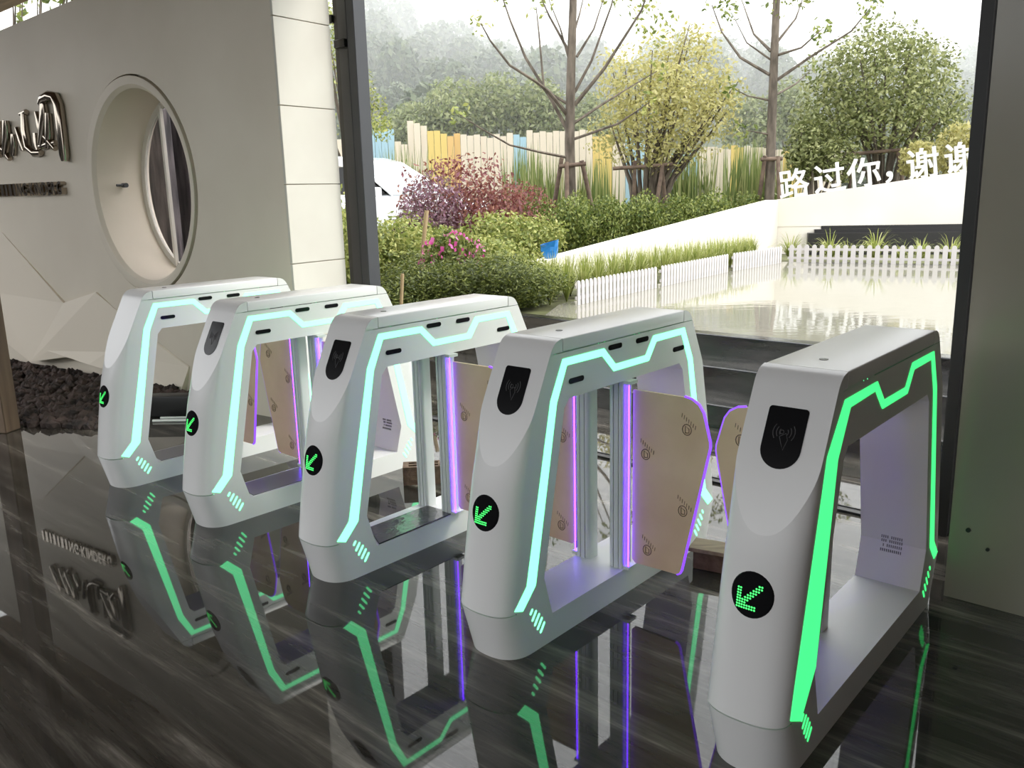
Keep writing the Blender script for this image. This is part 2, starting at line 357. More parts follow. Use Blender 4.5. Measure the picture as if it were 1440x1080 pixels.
ZF = [0, .012, .05, .098, .13, .163]
XS = [-H2 * math.cos(math.pi * i / 28) for i in range(29)]
def L(x, u_, z, rear=False): return (x, (u_ - UC) * (-1 if rear else 1), z)

def zcut(x):
    k = min(1, abs(x) / H2); a, b = .55, .93
    for _ in range(40):
        z = (a + b) / 2; us, uf = lerp(US, z), lerp(UF, z); ue = us - (us - uf) * (1 - k ** 2.4) ** (1 / 2.4)
        if ue > lerp(UP, z): a = z
        else: b = z
    return (a + b) / 2
ZC = [zcut(x) for x in XS]
def zrows(zc): return [.167 + (zc - .167) * k / 14 for k in range(14)] + [zc + (.955 - zc) * k / 9 for k in range(10)] + [.957, .968, .978, .986, .992, .997, 1.0]
def gate_body():
    mb = MB()
    for rear in (False, True):
        n = len(XS); o = len(mb.v); ZR = [zrows(zc) for zc in ZC]; m_ = len(ZR[0])
        for i in range(m_): mb.v += [L(x, front(x, ZR[k][i]), ZR[k][i], rear) for k, x in enumerate(XS)]
        for i in range(m_ - 1):
            for k in range(n - 1): mb.f.append((o + i * n + k, o + i * n + k + 1, o + (i + 1) * n + k + 1, o + (i + 1) * n + k))
        # sides: leg
        zz = sorted(ZF + zrows(ZC[0]) + [.235, .775, .803])
        for x in (-H2, H2):
            for za, zb in zip(zz, zz[1:]):
                fa, fb = front(x, za), front(x, zb)
                if zb <= .0981 or (za >= .8029 and zb <= .9551): ea = eb = UC
                elif zb > .9551: ea = eb = -.0015
                else: ea, eb = lerp(OP, za), lerp(OP, zb)
                if za >= .955 and zb <= .9571: continue
                mb.add([L(x, fa, za, rear), L(x, ea, za, rear), L(x, eb, zb, rear), L(x, fb, zb, rear)], [(0, 1, 2, 3)])
        # back of the cap and the strip under it
        o = len(mb.v); mb.add([L(-H2, -.0015, .95, rear), L(H2, -.0015, .95, rear), L(H2, -.0015, 1, rear), L(-H2, -.0015, 1, rear)], [(0, 1, 2, 3)])
        mb.add([L(-H2, -.004, 1, rear), L(H2, -.004, 1, rear), L(H2, -.0015, 1, rear), L(-H2, -.0015, 1, rear)], [(0, 1, 2, 3)])
    b = bmesh.new(); me = mb.mesh('b', None, 'raw'); b.from_mesh(me)
    bmesh.ops.remove_doubles(b, verts=b.verts, dist=.0002); b.to_mesh(me); b.free()
    bm_fix(me); me.materials.append(M_white); me.shade_smooth(); me.set_sharp_from_angle(angle=R(32))
    def oncut(v): return abs(v.co.x) < H2 - .001 and abs(v.co.z - zcut(v.co.x)) < 2e-4
    for e in me.edges:
        if oncut(me.vertices[e.vertices[0]]) and oncut(me.vertices[e.vertices[1]]): e.use_edge_sharp = True
    return me
def bm_fix(me):
    b = bmesh.new(); b.from_mesh(me); bmesh.ops.recalc_face_normals(b, faces=b.faces); b.to_mesh(me); b.free()
def gate_foot(rear):
    mb = MB(); n = len(XS)
    for z in ZF: mb.v += [L(x, front(x, z), z, rear) for x in XS]
    for i in range(len(ZF) - 1):
        for k in range(n - 1): mb.f.append((i * n + k, i * n + k + 1, (i + 1) * n + k + 1, (i + 1) * n + k))
    mb.f.append(tuple(range((len(ZF) - 1) * n, len(ZF) * n)))
    return mb.mesh('foot_cover', M_white, 32)
def gate_lining():
    loop = [(u_, z) for z, u_ in OP] + [(GL - u_, z) for z, u_ in reversed(OP)]
    mb = MB(); n = len(loop)
    mb.v = [L(x, u_, z) for x in (-H2, H2) for u_, z in loop]
    for i in range(n): k = (i + 1) % n; mb.f.append((i, k, n + k, n + i))
    return mb.mesh('opening_lining', M_whitein, 25)
LED_O = [(-.261, .178), (-.200, .240), (-.067, .812), (-.003, .935), (.222, .935), (.290, .871), (.478, .871), (.529, .935), (.749, .935), (.813, .812), (.946, .240), (1.007, .178)]
LED_I = [(-.222, .164), (-.157, .228), (-.036, .800), (.018, .912), (.212, .911), (.279, .848), (.500, .848), (.549, .911), (.728, .912), (.782, .800), (.903, .228), (.968, .164)]
LED_O5 = [(-.258, .176), (-.243, .250), (-.112, .810), (-.014, .932)] + LED_O[4:]
LED_I5 = [(-.193, .142), (-.112, .252), (-.042, .785), (.026, .905)] + LED_I[4:]
def gate_led(sx, m, wide=False):
    mb = MB(); LO, LI = (LED_O5, LED_I5) if wide else (LED_O, LED_I); n = len(LO)
    for xo in (.0018, -.001):
        mb.v += [L(sx * (H2 + xo), *p) for p in LO] + [L(sx * (H2 + xo), *p) for p in LI]
    for i in range(n - 1):
        mb.f += [(i, i + 1, n + i + 1, n + i), (i, 2 * n + i, 2 * n + i + 1, i + 1), (n + i, n + i + 1, 3 * n + i + 1, 3 * n + i)]
    mb.f += [(0, n, 3 * n, 2 * n), (n - 1, 3 * n - 1, 4 * n - 1, 2 * n - 1)]
    return mb.mesh('led_strip', m)
def pill(w_, h_, n=6):
    out = []
    for sx in (1, -1):
        for i in range(n + 1):
            a = math.pi * (i / n) - math.pi / 2
            out.append((sx * (w_ / 2 - h_ / 2) + sx * h_ / 2 * math.cos(a), sx * h_ / 2 * math.sin(a)))
    return out
def side_prism(mb, sx, pts, xo=.0022): return mb.prism([L(sx * (H2 - .001), *p) for p in pts], [L(sx * (H2 + xo), *p) for p in pts])
def gate_sensor(sx, uc, zc):
    mb = MB(); side_prism(mb, sx, [(uc + a, zc + b) for a, b in pill(.080, .018)]); return mb.mesh('sensor_window', M_black, 40)
def gate_vents(sx, rear, m):
    mb = MB()
    for k in range(5):
        t = k / 4; cu, cz = -.180 + t * .054, .145 - t * .076; ln = (.022, .038, .044, .044, .040)[k]
        du, dz = .6, .8; pts = []
        for a, b in pill(ln, .0085, 3): uu, zz = cu + a * du - b * dz, cz + a * dz + b * du; pts.append((GL - uu if rear else uu, zz))
        side_prism(mb, sx, pts, .0015)
    return mb.mesh('vent_lights', m)
PN_D = Vector((0, -.4975, -1)).normalized(); PN_N = Vector((0, -1, .4975)).normalized()
def panel(x, s, h=0):  # point on the slanted reader panel, s metres down from z=.978
    return Vector((x, -.053 - UC, .978)) + PN_D * s + PN_N * h
def gate_reader():
    w_, s0, s1 = .051, .074, .231; pts = []
    for a in range(7): t = math.pi / 2 * a / 6; pts.append((-w_ + .009 - .009 * math.cos(t), s0 + .009 - .009 * math.sin(t)))
    for a in range(7): t = math.pi / 2 * a / 6; pts.append((w_ - .009 + .009 * math.sin(t), s0 + .009 - .009 * math.cos(t)))
    for a in range(17): t = math.pi * a / 16; pts.append((w_ * math.cos(t), s1 - w_ + w_ * math.sin(t)))
    mb = MB(); mb.prism([panel(x, s, -.002) for x, s in pts], [panel(x, s, .0022) for x, s in pts]); return mb.mesh('card_reader', M_black, 40)
def gate_icon():
    mb = MB(); cs = .138
    for r_ in (.011, .019, .028):
        for sg in (1, -1): mb.tube([panel(sg * r_ * math.cos(a), cs + r_ * 1.05 * math.sin(a), .0024) for a in [R(-38 + 19 * i) for i in range(5)]], .0011, 5)
    P = [(-.009, cs + .012), (.006, cs + .002), (.013, cs + .018), (.006, cs + .045), (-.001, cs + .03), (-.009, cs + .012)]
    mb.tube([panel(x, s, .0024) for x, s in P], .0009, 5)
    mb.tube([panel(-.005 + .005 * math.cos(a), cs + .0 + .005 * math.sin(a), .0024) for a in [R(45 * i) for i in range(9)]], .0009, 5)
    return mb.mesh('contactless_mark', M_icon)
AZ, AR = .480, .056
def gate_display(rear=False):
    mb = MB(); n = 32; rr = [0, .25, .5, .75, .95, 1.0]
    for k, r_ in enumerate(rr):
        for i in range(n):
            a = 2 * math.pi * i / n; x, z = AR * r_ * math.cos(a), AZ + AR * 1.02 * r_ * math.sin(a)
            mb.v.append(L(x, front(x, z) - (.0025 if r_ < 1 else -.001), z))
    for k in range(5):
        for i in range(n): j = (i + 1) % n; mb.f.append((k * n + i, k * n + j, (k + 1) * n + j, (k + 1) * n + i))
    return mb.mesh('arrow_display', M_black, 40)
def gate_dots():
    mb = MB(); st = .0066
    for i in range(11):
        for j in range(11):
            on = (i <= 1 and j <= 7) or (j <= 1 and i <= 7) or (abs(i - j) <= 1 and i + j <= 18)
            if not on: continue
            x, z = -.036 + i * st + .002, AZ - .034 + j * st; u_ = front(x, z) - .0032
            mb.add([L(x + .0027 * math.cos(R(60 * q)), u_, z + .0027 * math.sin(R(60 * q))) for q in range(6)], [(5, 4, 3, 2, 1, 0)])
    return mb.mesh('arrow_dots', M_dot)
def gate_post(xc):
    mb = MB(); w_, dp = .064, .062; pts = []
    for (cx, cy, a0) in ((1, 1, 0), (-1, 1, 90), (-1, -1, 180), (1, -1, 270)):
        if a0 == 270:
            for dx in (-.010, .011): pts += [(xc + dx - .0016, -dp / 2), (xc + dx - .0016, -dp / 2 + .007), (xc + dx + .0016, -dp / 2 + .007), (xc + dx + .0016, -dp / 2)]
        for q in range(5): a = R(a0 + q * 22.5); pts.append((xc + cx * (w_ / 2 - .014) + .014 * math.cos(a), cy * (dp / 2 - .014) + .014 * math.sin(a)))
    mb.prism([(x, y, .09) for x, y in pts], [(x, y, .81) for x, y in pts]); return mb.mesh('hinge_post', M_alu, 35)
WG = [(.022, .770), (.222, .770), (.250, .765), (.275, .750), (.292, .725), (.302, .690), (.318, .630), (.319, .612), (.222, .150), (.216, .138), (.204, .131), (.034, .128), (.022, .14)]
def gate_wing(sx):
    mb = MB(); pts = [(sx * (H2 + a), z) for a, z in WG]
    mb.prism([(x, -.006, z) for x, z in pts], [(x, .006, z) for x, z in pts]); return mb.mesh('barrier_wing', M_kraft)
def wing_edge(sx):
    mb = MB(); P = WG[1:11]
    mb.tube([(sx * (H2 + a), 0, z) for a, z in P], .0062, 6); return mb.mesh('edge_glow', M_purple2, 40)
def wing_print(sx, cx, cz):
    mb = MB()
    for y in (-.0066, .0066):
        mb.tube([(sx * (H2 + cx) + .017 * math.cos(R(30 * i)), y, cz + .019 * math.sin(R(30 * i))) for i in range(13)], .0016, 4, False)
        mb.tube([(sx * (H2 + cx) - .006, y, cz - .012), (sx * (H2 + cx) - .006, y, cz + .012), (sx * (H2 + cx) + .008, y, cz + .004), (sx * (H2 + cx) + .008, y, cz - .01), (sx * (H2 + cx) - .006, y, cz - .012)], .0016, 4, False)
        for k in range(7):
            x = sx * (H2 + cx) - .02 + k * .0085; z = cz + .048 - k * .006
            mb.tube([(x, y, z - .007), (x + .002, y, z + .007)], .0011, 4, False)
    return mb.mesh('film_print', M_print)
def wing_prints(sx): return [wing_print(sx, *c_) for c_ in ((.235, .66), (.075, .545), (.225, .37), (.085, .19))]
def gate_hinge_light(sx):
    mb = MB(); mb.tube([(sx * (H2 + .012), -.016, .11), (sx * (H2 + .012), -.016, .79)], .0025, 8); return mb.mesh('hinge_light', M_purple, 40)
def gate_hinge_bracket(sx, z):
    mb = MB(); mb.box((sx * (H2 - .004), 0, z), (.05, .05, .012)); return mb.mesh('hinge_bracket', M_alu)
def gate_lid():
    mb = MB(); mb.box((0, 0, .979), (GW - .001, GL - .004, .042)); me = mb.mesh('lid', M_white)
    b = bmesh.new(); b.from_mesh(me); bmesh.ops.bevel(b, geom=[e for e in b.edges if abs((e.verts[0].co - e.verts[1].co).normalized().y) > .9 and e.verts[0].co.z > .99], offset=.004, segments=2, affect='EDGES', profile=.5)
    b.to_mesh(me); b.free(); me.shade_smooth(); me.set_sharp_from_angle(angle=R(50)); return me
def gate_port():
    mb = MB(); mb.tube([(0, .12 - UC, .999), (0, .12 - UC, 1.0012)], .012, 20); return mb.mesh('lock_port', M_black, 40)
def gate_grille(rear):
    mb = MB()
    for r_ in range(4):
        for k in range(11):
            if (r_, k) in ((1, 0), (2, 3), (3, 4), (1, 2)): continue
            z = .205 + r_ * .016; x = -.036 + k * .0066; u_ = lerp(OP, z) + .0012
            mb.box(L(x, u_, z, rear), (.0028, .002, .010))
    return mb.mesh('speaker_grille', M_plate)
SH = dict(body=gate_body(), lining=gate_lining(), lid=gate_lid(), port=gate_port(), reader=gate_reader(), icon=gate_icon(), disp=gate_display(), dots=gate_dots())
FEET = [gate_foot(False), gate_foot(True)]
LEDS = {(sx, g5): gate_led(sx, M_green if g5 else M_mint, g5) for sx in (1, -1) for g5 in (0, 1)}
SENS = {(sx, k): gate_sensor(sx, u_, z) for sx in (1, -1) for k, (u_, z) in enumerate(((.068, .857), (.288, .932), (.456, .931), (.707, .861)))}
VENTS = {(sx, rear, g5): gate_vents(sx, rear, M_green if g5 else M_mint) for sx in (1, -1) for rear in (0, 1) for g5 in (0, 1)}
POSTS = [gate_post(.0745), gate_post(-.0745)]
WINGS = {sx: (gate_wing(sx), wing_edge(sx), wing_prints(sx), gate_hinge_light(sx), [gate_hinge_bracket(sx, z) for z in (.795, .105)]) for sx in (1, -1)}
GRILLE = [gate_grille(False), gate_grille(True)]
YAW = 41.6527
GATES = [((-1.83510, 4.42762), .234, (1,), 'white speed gate nearest the cream wall with the round porthole'),
         ((-1.17433, 3.84016), .231, (1, -1), 'white speed gate second in the row from the porthole wall, grey plate on its sill'),
         ((-.50188, 3.24090), -.136, (1,), 'white speed gate with a black plastic sheet on its sill, middle of the row'),
         ((.16185, 2.64979), -.441, (1, -1), 'white speed gate with an empty white sill and kraft-covered wings on both sides'),
         ((.82486, 2.05916), -.935, (-1,), 'white speed gate at the end of the row beside the taupe wall, bright green strip')]
GROOT = []
for gi, (pos, dy, wings, label) in enumerate(GATES):
    a = R(YAW + dy); U = Vector((math.sin(a), math.cos(a), 0)); V = Vector((math.cos(a), -math.sin(a), 0))
    root = empty('speed_gate', Vector((*pos, 0)) + U * UC - V * H2, -a); g5 = int(gi == 4); GROOT.append(root)
    tag(root, label, 'turnstile', 'white speed gates in a row')
    link('housing', SH['body'], root); link('opening_lining', SH['lining'], root)
    for f in FEET: link('foot_cover', f, root)
    lid = link('lid', SH['lid'], root); link('lock_port', SH['port'], lid)
    if gi > 0:
        rd = link('card_reader', SH['reader'], root); tag(rd, 'black card reader with a faint contactless mark'); link('contactless_mark', SH['icon'], rd)
    ds = link('arrow_display', SH['disp'], root); tag(ds, 'round black display with a green dot arrow'); tag(link('arrow_dots', SH['dots'], ds), kind='stuff')
    for sx in (1, -1):
        link('led_strip', LEDS[(sx, g5 if sx == 1 else 0)], root)
        for rear in (0, 1): link('vent_lights', VENTS[(sx, rear, g5 if sx == 1 else 0)], root)
        if not (g5 and sx == 1) and not (gi == 0 and sx == -1):
            for k in range(4): link('sensor_window', SENS[(sx, k)], root)
    for k, sx in ((0, 1), (1, -1)):
        if gi in (1, 2, 3) or sx in wings: link('hinge_post', POSTS[k], root)
    for sx in wings:
        wg, ed, pr, hl, hb = WINGS[sx]
        wo = link('barrier_wing', wg, root); tag(wo, 'tan kraft-film covered wing with violet glowing edge'); link('edge_glow', ed, wo)
        for p_ in pr: tag(link('film_print', p_, wo), kind='stuff')
        link('hinge_light', hl, root)
        for h_ in hb: link('hinge_bracket', h_, root)
    for k in (0, 1): link('speaker_grille', GRILLE[k], root)
def gate_pt(gi, u_, v_, z): return GROOT[gi].matrix_basis @ Vector((v_ + H2, u_ - UC, z))
bpy.context.view_layer.update()
# sheets lying on the sills
mb = MB(); q = [(-.062, .0), (.355, -.006), (.352, -.160), (.021, -.166)]
mb.prism([gate_pt(2, u_, v_, .0985) for u_, v_ in q], [gate_pt(2, u_, v_, .1045) for u_, v_ in q]); o = mb.build('plastic_sheet', M_sheet); bevel(o, .0015, 1)
tag(o, 'glossy black plastic sheet lying on the sill of the middle gate', 'sheet')
for gi, nm in ((0, 'gate nearest the porthole wall'), (1, 'second gate from the porthole wall')):
    mb = MB(); q = [(-.05, -.012), (.33, -.012), (.33, -.2), (-.03, -.2)]
    mb.prism([gate_pt(gi, u_, v_, .0985) for u_, v_ in q], [gate_pt(gi, u_, v_, .1015) for u_, v_ in q]); o = mb.build('cover_plate', M_plate)
    tag(o, 'grey cover plate lying on the sill of the ' + nm, 'plate', 'cover plates on the sills')

# ================================================================== loose things on the floor
def brick(p, rz, size, m, m2, holes):
    root = empty('clay_brick', p, rz); lx, ly, lz = size
    mb = MB()
    if holes:
        xs = [-lx / 2, -lx * .36, -lx * .06, lx * .06, lx * .36, lx / 2]; ys = [-ly / 2, -ly * .34, -ly * .08, ly * .08, ly * .34, ly / 2]
        for i in range(5):
            for k in range(5):
                if i in (1, 3) and k in (1, 3): mb.box(((xs[i] + xs[i + 1]) / 2, (ys[k] + ys[k + 1]) / 2, lz * .3), (xs[i + 1] - xs[i], ys[k + 1] - ys[k], lz * .6))
                else: mb.box(((xs[i] + xs[i + 1]) / 2, (ys[k] + ys[k + 1]) / 2, lz / 2), (xs[i + 1] - xs[i], ys[k + 1] - ys[k], lz))
        mb.build('brick_body', m, root)
    else:
        mb.box((0, 0, lz / 2), size); o = mb.build('brick_body', m, root); bevel(o, .003, 1)
    return root
b1 = brick(gz(563, 684) + Vector((.115, .07, 0)), R(5), (.21, .10, .095), M_brick, None, True)
tag(b1, 'dark brown hollow clay brick with holes on the floor behind the middle gate', 'brick')
p = gz(990, 806) + Vector((.06, .05, 0))
b2 = brick(p, R(-30), (.16, .10, .075), M_brick, None, False)
tag(b2, 'plain dark brick under a pale wood offcut, between two gates', 'brick')
mb = MB(); mb.box(p + Vector((-.01, -.005, .083)), (.18, .11, .016), R(-28)); o = mb.build('wood_offcut', M_brick2); bevel(o, .002, 1)
tag(o, 'pale wood offcut lying on top of the plain dark brick', 'wood block')
CH_A = gz(205, 587); CH_B = gz(290, 585.5); CH_D = (CH_B - CH_A).normalized(); CH_N = Vector((-CH_D.y, CH_D.x, 0)); CH_C = (CH_A + CH_B) / 2 + CH_N * .06
CH_L = (CH_B - CH_A).length + .1
mb = MB(); mb.box(CH_C + Vector((0, 0, .072)), (CH_L, .12, .145), math.atan2(CH_D.y, CH_D.x)); o = mb.build('black_channel', M_dark2); bevel(o, .008, 2)
tag(o, 'black metal channel on the floor in front of the lava gravel', 'channel')
for (xa, ya), (xb, yb) in (((215, 593.5), (288, 592.5)), ((226, 589.5), (288, 588.5))):
    mb = MB(); mb.tube([gz(xa, ya) + Vector((0, 0, .0085)), gz(xb, yb) + Vector((0, 0, .0085))], .009, 10); o = mb.build('pvc_pipe', M_pipe, None, 40)
    tag(o, 'thin white plastic pipe lying by the black metal channel', 'pipe', 'white pipes by the gravel')
# lava gravel bed along the porthole wall
def gravel():
    mb = MB(); rnd = random.Random(3)
    ico = bmesh.new(); bmesh.ops.create_icosphere(ico, subdivisions=1, radius=1); base = [v.co.copy() for v in ico.verts]; fs = [tuple(v.index for v in f.verts) for f in ico.faces]; ico.free()
    for k in range(3600):
        t = rnd.uniform(-1.2, 3.3); e = rnd.random() ** .8
        pw = wal(t, -.03, 0); fr = lerp([(-1.2, 2.0), (.5, 1.75), (1.6, 1.25), (2.4, .95), (3.3, .55)], t)
        dn = -.062 - e * fr; z = .10 * (1 - e) ** .7 + rnd.uniform(-.01, .012)
        r_ = rnd.uniform(.018, .042); sc = [r_ * rnd.uniform(.7, 1.25) for _ in range(3)]; an = rnd.uniform(0, 6.28)
        c = wal(t, dn, max(z, r_ * .4)); rel = c - CH_C
        if abs(rel.dot(CH_D)) < CH_L / 2 + .06 and rel.dot(CH_N) < .06 + r_ * 1.3: continue
        vs_ = []
        for b in base:
            j = 1 + rnd.uniform(-.22, .22); x, y = b.x * sc[0] * j, b.y * sc[1] * j
            vs_.append((c.x + x * math.cos(an) - y * math.sin(an), c.y + x * math.sin(an) + y * math.cos(an), max(.001, c.z + b.z * sc[2] * j)))
        mb.add(vs_, fs)
    o = mb.build('lava_gravel', M_lava); tag(o, 'dark reddish lava gravel piled along the porthole wall', 'gravel', kind='stuff')
    mb = MB(); tc_ = (CH_C - W0).dot(WD); dc_ = -(CH_C - W0).dot(WN) - .1; P = [(-1.2, 2.0), (.5, 1.75), (1.6, 1.25), (tc_ - .35, min(.95, dc_ + .2)), (tc_ + .35, min(.7, dc_ - .2)), (3.3, .3)]; n = len(P)
    mb.v = [tuple(wal(t, -.01, .085)) for t, f in P] + [tuple(wal(t, -f, .004)) for t, f in P]; mb.f = [(i, i + 1, n + i + 1, n + i) for i in range(n - 1)]
    struct('ground_gravel_bed', mb, M_lava)
gravel()

# ================================================================== lettering
def glyph_mesh(ch, size, ext, m, bev=0, off=0):
    cu = bpy.data.curves.new('glyph', 'FONT'); cu.body = ch; cu.size = size; cu.extrude = ext; cu.bevel_depth = bev; cu.offset = off; cu.resolution_u = 3
    o = bpy.data.objects.new('glyph', cu); col.objects.link(o)
    dg = bpy.context.evaluated_depsgraph_get(); me = bpy.data.meshes.new_from_object(o.evaluated_get(dg)); me.name = 'letter'
    bpy.data.objects.remove(o); bpy.data.curves.remove(cu)
    me.materials.clear(); me.materials.append(m); return me
def place(o, X, Y, Z, p):
    m4 = Matrix.Identity(4)
    for i, a in enumerate((X, Y, Z)):
        for k in range(3): m4[k][i] = a[k]
    m4.translation = p; o.matrix_basis = m4
Zu = Vector((0, 0, 1))
sign = empty('chrome_lettering', wal(.9, 0, 1.52)); tag(sign, 'small dark chrome capitals in a line on the cream wall, under the large script', 'sign')
txt = 'NG\u00b7KINDERG'; x0, x1 = .78, 1.465; widths = []
ms = [glyph_mesh(c_, .138, .022, M_chrome, 0, .0035) for c_ in txt]
wd = [max(v.co.x for v in m_.vertices) - min(v.co.x for v in m_.vertices) for m_ in ms]
kx = (x1 - x0) * .84 / sum(wd); gap = (x1 - x0) * .16 / (len(txt) - 1); t = x0
for m_, w_ in zip(ms, wd):
    mnx = min(v.co.x for v in m_.vertices)
    o = link('letter', m_, sign); place(o, WD * kx, Zu, -WN, wal(t - mnx * kx, -.024, 1.521)); o.matrix_parent_inverse = Matrix.Translation(sign.location).inverted(); t += w_ * kx + gap
for k in range(7):
    mb = MB(); mb.box(wal(.30 + k * .068, -.018, 1.57), (.03 + .012 * (k % 2), .032, .098), WT); o = mb.build('letter_stroke', M_chrome, sign); o.matrix_parent_inverse = Matrix.Translation(sign.location).inverted()
big = empty('chrome_script', wal(1.1, 0, 1.75)); tag(big, 'large dark chrome brush-script characters on the cream wall beside the porthole', 'sign')
def zz(a, b): return (a / 5.4, 100 + b / 5.4)
STROKES = [([(345, 250), (365, 215), (410, 190), (455, 200), (480, 260), (500, 420), (525, 640), (530, 685)], .030), ([(360, 240), (370, 330), (360, 480), (345, 560)], .028),
           ([(300, 310), (325, 420), (340, 520)], .020), ([(395, 320), (405, 480), (400, 585)], .026), ([(345, 470), (400, 520), (450, 590)], .024), ([(330, 575), (390, 560), (450, 545)], .022),
           ([(205, 320), (215, 450), (240, 580), (290, 625), (340, 620)], .024), ([(150, 430), (180, 520), (200, 605)], .020), ([(285, 470), (295, 560), (310, 610)], .018), ([(185, 330), (225, 310)], .022),
           ([(20, 380), (30, 500), (20, 650)], .024), ([(75, 375), (85, 500), (70, 640)], .028), ([(10, 560), (60, 600), (100, 670)], .022), ([(120, 480), (130, 560), (125, 640)], .02), ([(-30, 420), (-20, 560), (-40, 650)], .03)]
for P, rr in STROKES:
    W = [px_wall(*zz(*q)) for q in P]; mb = MB()
    mb.tube([wal(t, -rr * 1.3 + .004, z) for t, z in W], [rr * 1.3 * (.75 if i in (0, len(W) - 1) else 1) for i in range(len(W))], 10)
    o = mb.build('brush_stroke', M_chrome, big, 50); o.matrix_parent_inverse = Matrix.Translation(big.location).inverted()

# ================================================================== folded door stiles at the left of the opening
door = empty('door_1', fac(-3.05, 0)); door['kind'] = 'structure'
def dpart(name, c, size, m, bv=.004):
    mb = MB(); mb.box(c, size, TH); o = mb.build(name, m, door); o.matrix_parent_inverse = Matrix.Translation(door.location).inverted(); bevel(o, bv, 1); return o
dpart('stile', fac(-2.965, 0, 1.75), (.075, .10, 3.5), M_dark); dpart('stile', fac(-3.095, .02, 1.75), (.095, .07, 3.5), M_dark)
dpart('channel', fac(-3.025, .045, 1.75), (.05, .03, 3.5), M_dark2); dpart('edge_seal', fac(-3.175, .02, 1.75), (.06, .035, 3.5), M_dark2)
dpart('hinge_arm', fac(-3.26, .0, 2.59), (.12, .03, .05), M_dark2); dpart('hinge_arm', fac(-3.10, -.03, 2.42), (.11, .03, .05), M_dark2)

# ================================================================== garden
def leaf_cloud(blobs, n, size, seed, shell=.45, aspect=.5, up=.35):
    """a mesh of n diamond leaves spread through ellipsoids (centre, radii)"""
    rnd = random.Random(seed); mb = MB(); vol = [b[1][0] * b[1][1] * b[1][2] for b in blobs]
    for _ in range(n):
        c, r_ = rnd.choices(blobs, vol)[0]
        while True:
            d_ = Vector((rnd.gauss(0, 1), rnd.gauss(0, 1), rnd.gauss(0, 1)))
            if d_.length > .1: break
        d_.normalize(); k = shell + (1 - shell) * rnd.random() ** .5
        k *= 1 + .10 * math.sin(d_.x * 5 + seed) * math.sin(d_.y * 4 + d_.z * 6)
        p = Vector((c[0] + d_.x * r_[0] * k, c[1] + d_.y * r_[1] * k, c[2] + d_.z * r_[2] * k))
        nrm = (d_ * .5 + Vector((rnd.gauss(0, .6), rnd.gauss(0, .6), rnd.gauss(0, .6) + up))).normalized()
        a = nrm.cross(Vector((rnd.gauss(0, 1), rnd.gauss(0, 1), rnd.gauss(0, 1)))).normalized(); b = nrm.cross(a); s = size * rnd.uniform(.6, 1.25)
        mb.add([p - a * s, p + b * s * aspect, p + a * s, p - b * s * aspect], [(0, 1, 2, 3)])
    return mb
def shrub_mesh(name, rx, ry, rz, n, size, m, seed, blobs=6, aspect=.5):
    rnd = random.Random(seed); B = []
    for k in range(blobs):
        s = rnd.uniform(.5, .75); B.append(((rnd.uniform(-.5, .5) * rx, rnd.uniform(-.5, .5) * ry, rz * rnd.uniform(.55, 1.15) - rz * .05), (rx * s, ry * s, rz * s * .85)))
    B.append(((0, 0, rz * .6), (rx * .8, ry * .8, rz * .6)))
    return leaf_cloud(B, n, size, seed, aspect=aspect).mesh(name, m, 'raw')
def stems_mesh(name, h, n, spread, r0, m, seed, seg=4):
    rnd = random.Random(seed); mb = MB()
    for k in range(n):
        a = rnd.uniform(0, 6.28); s = spread * rnd.uniform(.2, 1); hh = h * rnd.uniform(.75, 1.05)
        P = [Vector((math.cos(a) * s * (i / seg) ** 1.2 + rnd.uniform(-.02, .02), math.sin(a) * s * (i / seg) ** 1.2, hh * i / seg)) for i in range(seg + 1)]
        mb.tube(P, [r0 * (1 - .8 * i / seg) for i in range(seg + 1)], 5)
    return mb.mesh(name, m)
def gnd(x, y):
    n = (Vector((x, y, 0)) - FM).dot(N); 
    if n < 1.74: return max(0, .41 * (n - .885) / .865)
    return .40 + .5 * max(0, n - 11) / 49
def shrub(name, leaf, stem, x, y, rz, sc, label, group=None, sz=1.0, zoff=0):
    r_ = empty(name, (x, y, gnd(x, y) + zoff), rz); r_.scale = (sc, sc, sc * sz)
    link('foliage', leaf, r_); link('stems', stem, r_); tag(r_, label, 'shrub', group); return r_
ST = stems_mesh('stems', .5, 9, .32, .012, M_bark, 1)
SD = [shrub_mesh('foliage', .62, .62, .50, 5600, .029, L_dark, 10 + k, aspect=.3) for k in range(3)]
SL = [shrub_mesh('foliage', .6, .6, .52, 4200, .033, L_lime, 20 + k) for k in range(3)]
SM = [shrub_mesh('foliage', .6, .6, .55, 4200, .032, L_mid, 30 + k) for k in range(3)]
SR = [shrub_mesh('foliage', .75, .7, .62, 6000, .026, L_red, 40)]
SV = [shrub_mesh('foliage', .6, .6, .6, 4200, .027, L_mauve, 50)]
SZ = [shrub_mesh('foliage', .5, .5, .42, 1500, .038, L_mid, 60), leaf_cloud([((0, -.12, .38), (.42, .36, .2)), ((.2, -.2, .34), (.2, .2, .14))], 260, .026, 61, .85, .9).mesh('blossom', L_pink, 'raw')]
i = 0
for x, y, sc, sz in ((520, 408, 1.0, 1), (566, 402, 1.05, 1.0), (616, 400, 1.0, 1.05), (668, 396, 1.1, 1.0), (712, 398, 1.0, .95), (738, 400, .85, .85), (600, 430, .9, .8), (700, 432, .9, .8)):
    Y = 7.5 + .25 * (i % 3) + (-.5 if y > 420 else 0); p = at(x, y, Y); i += 1
    while (p - FM).dot(N) < 2.05 and (p - FM).dot(D) > -4.4: Y += .05; p = at(x, y, Y)     # clear of the steps
    shrub('evergreen_shrub', SD[i % 3], ST, p.x, p.y, i * 1.3, sc * .86, 'dark green fine-leaved evergreen shrub beside the pond, in front of the lime shrubs', 'dark evergreen shrubs by the pond', sz * .76)
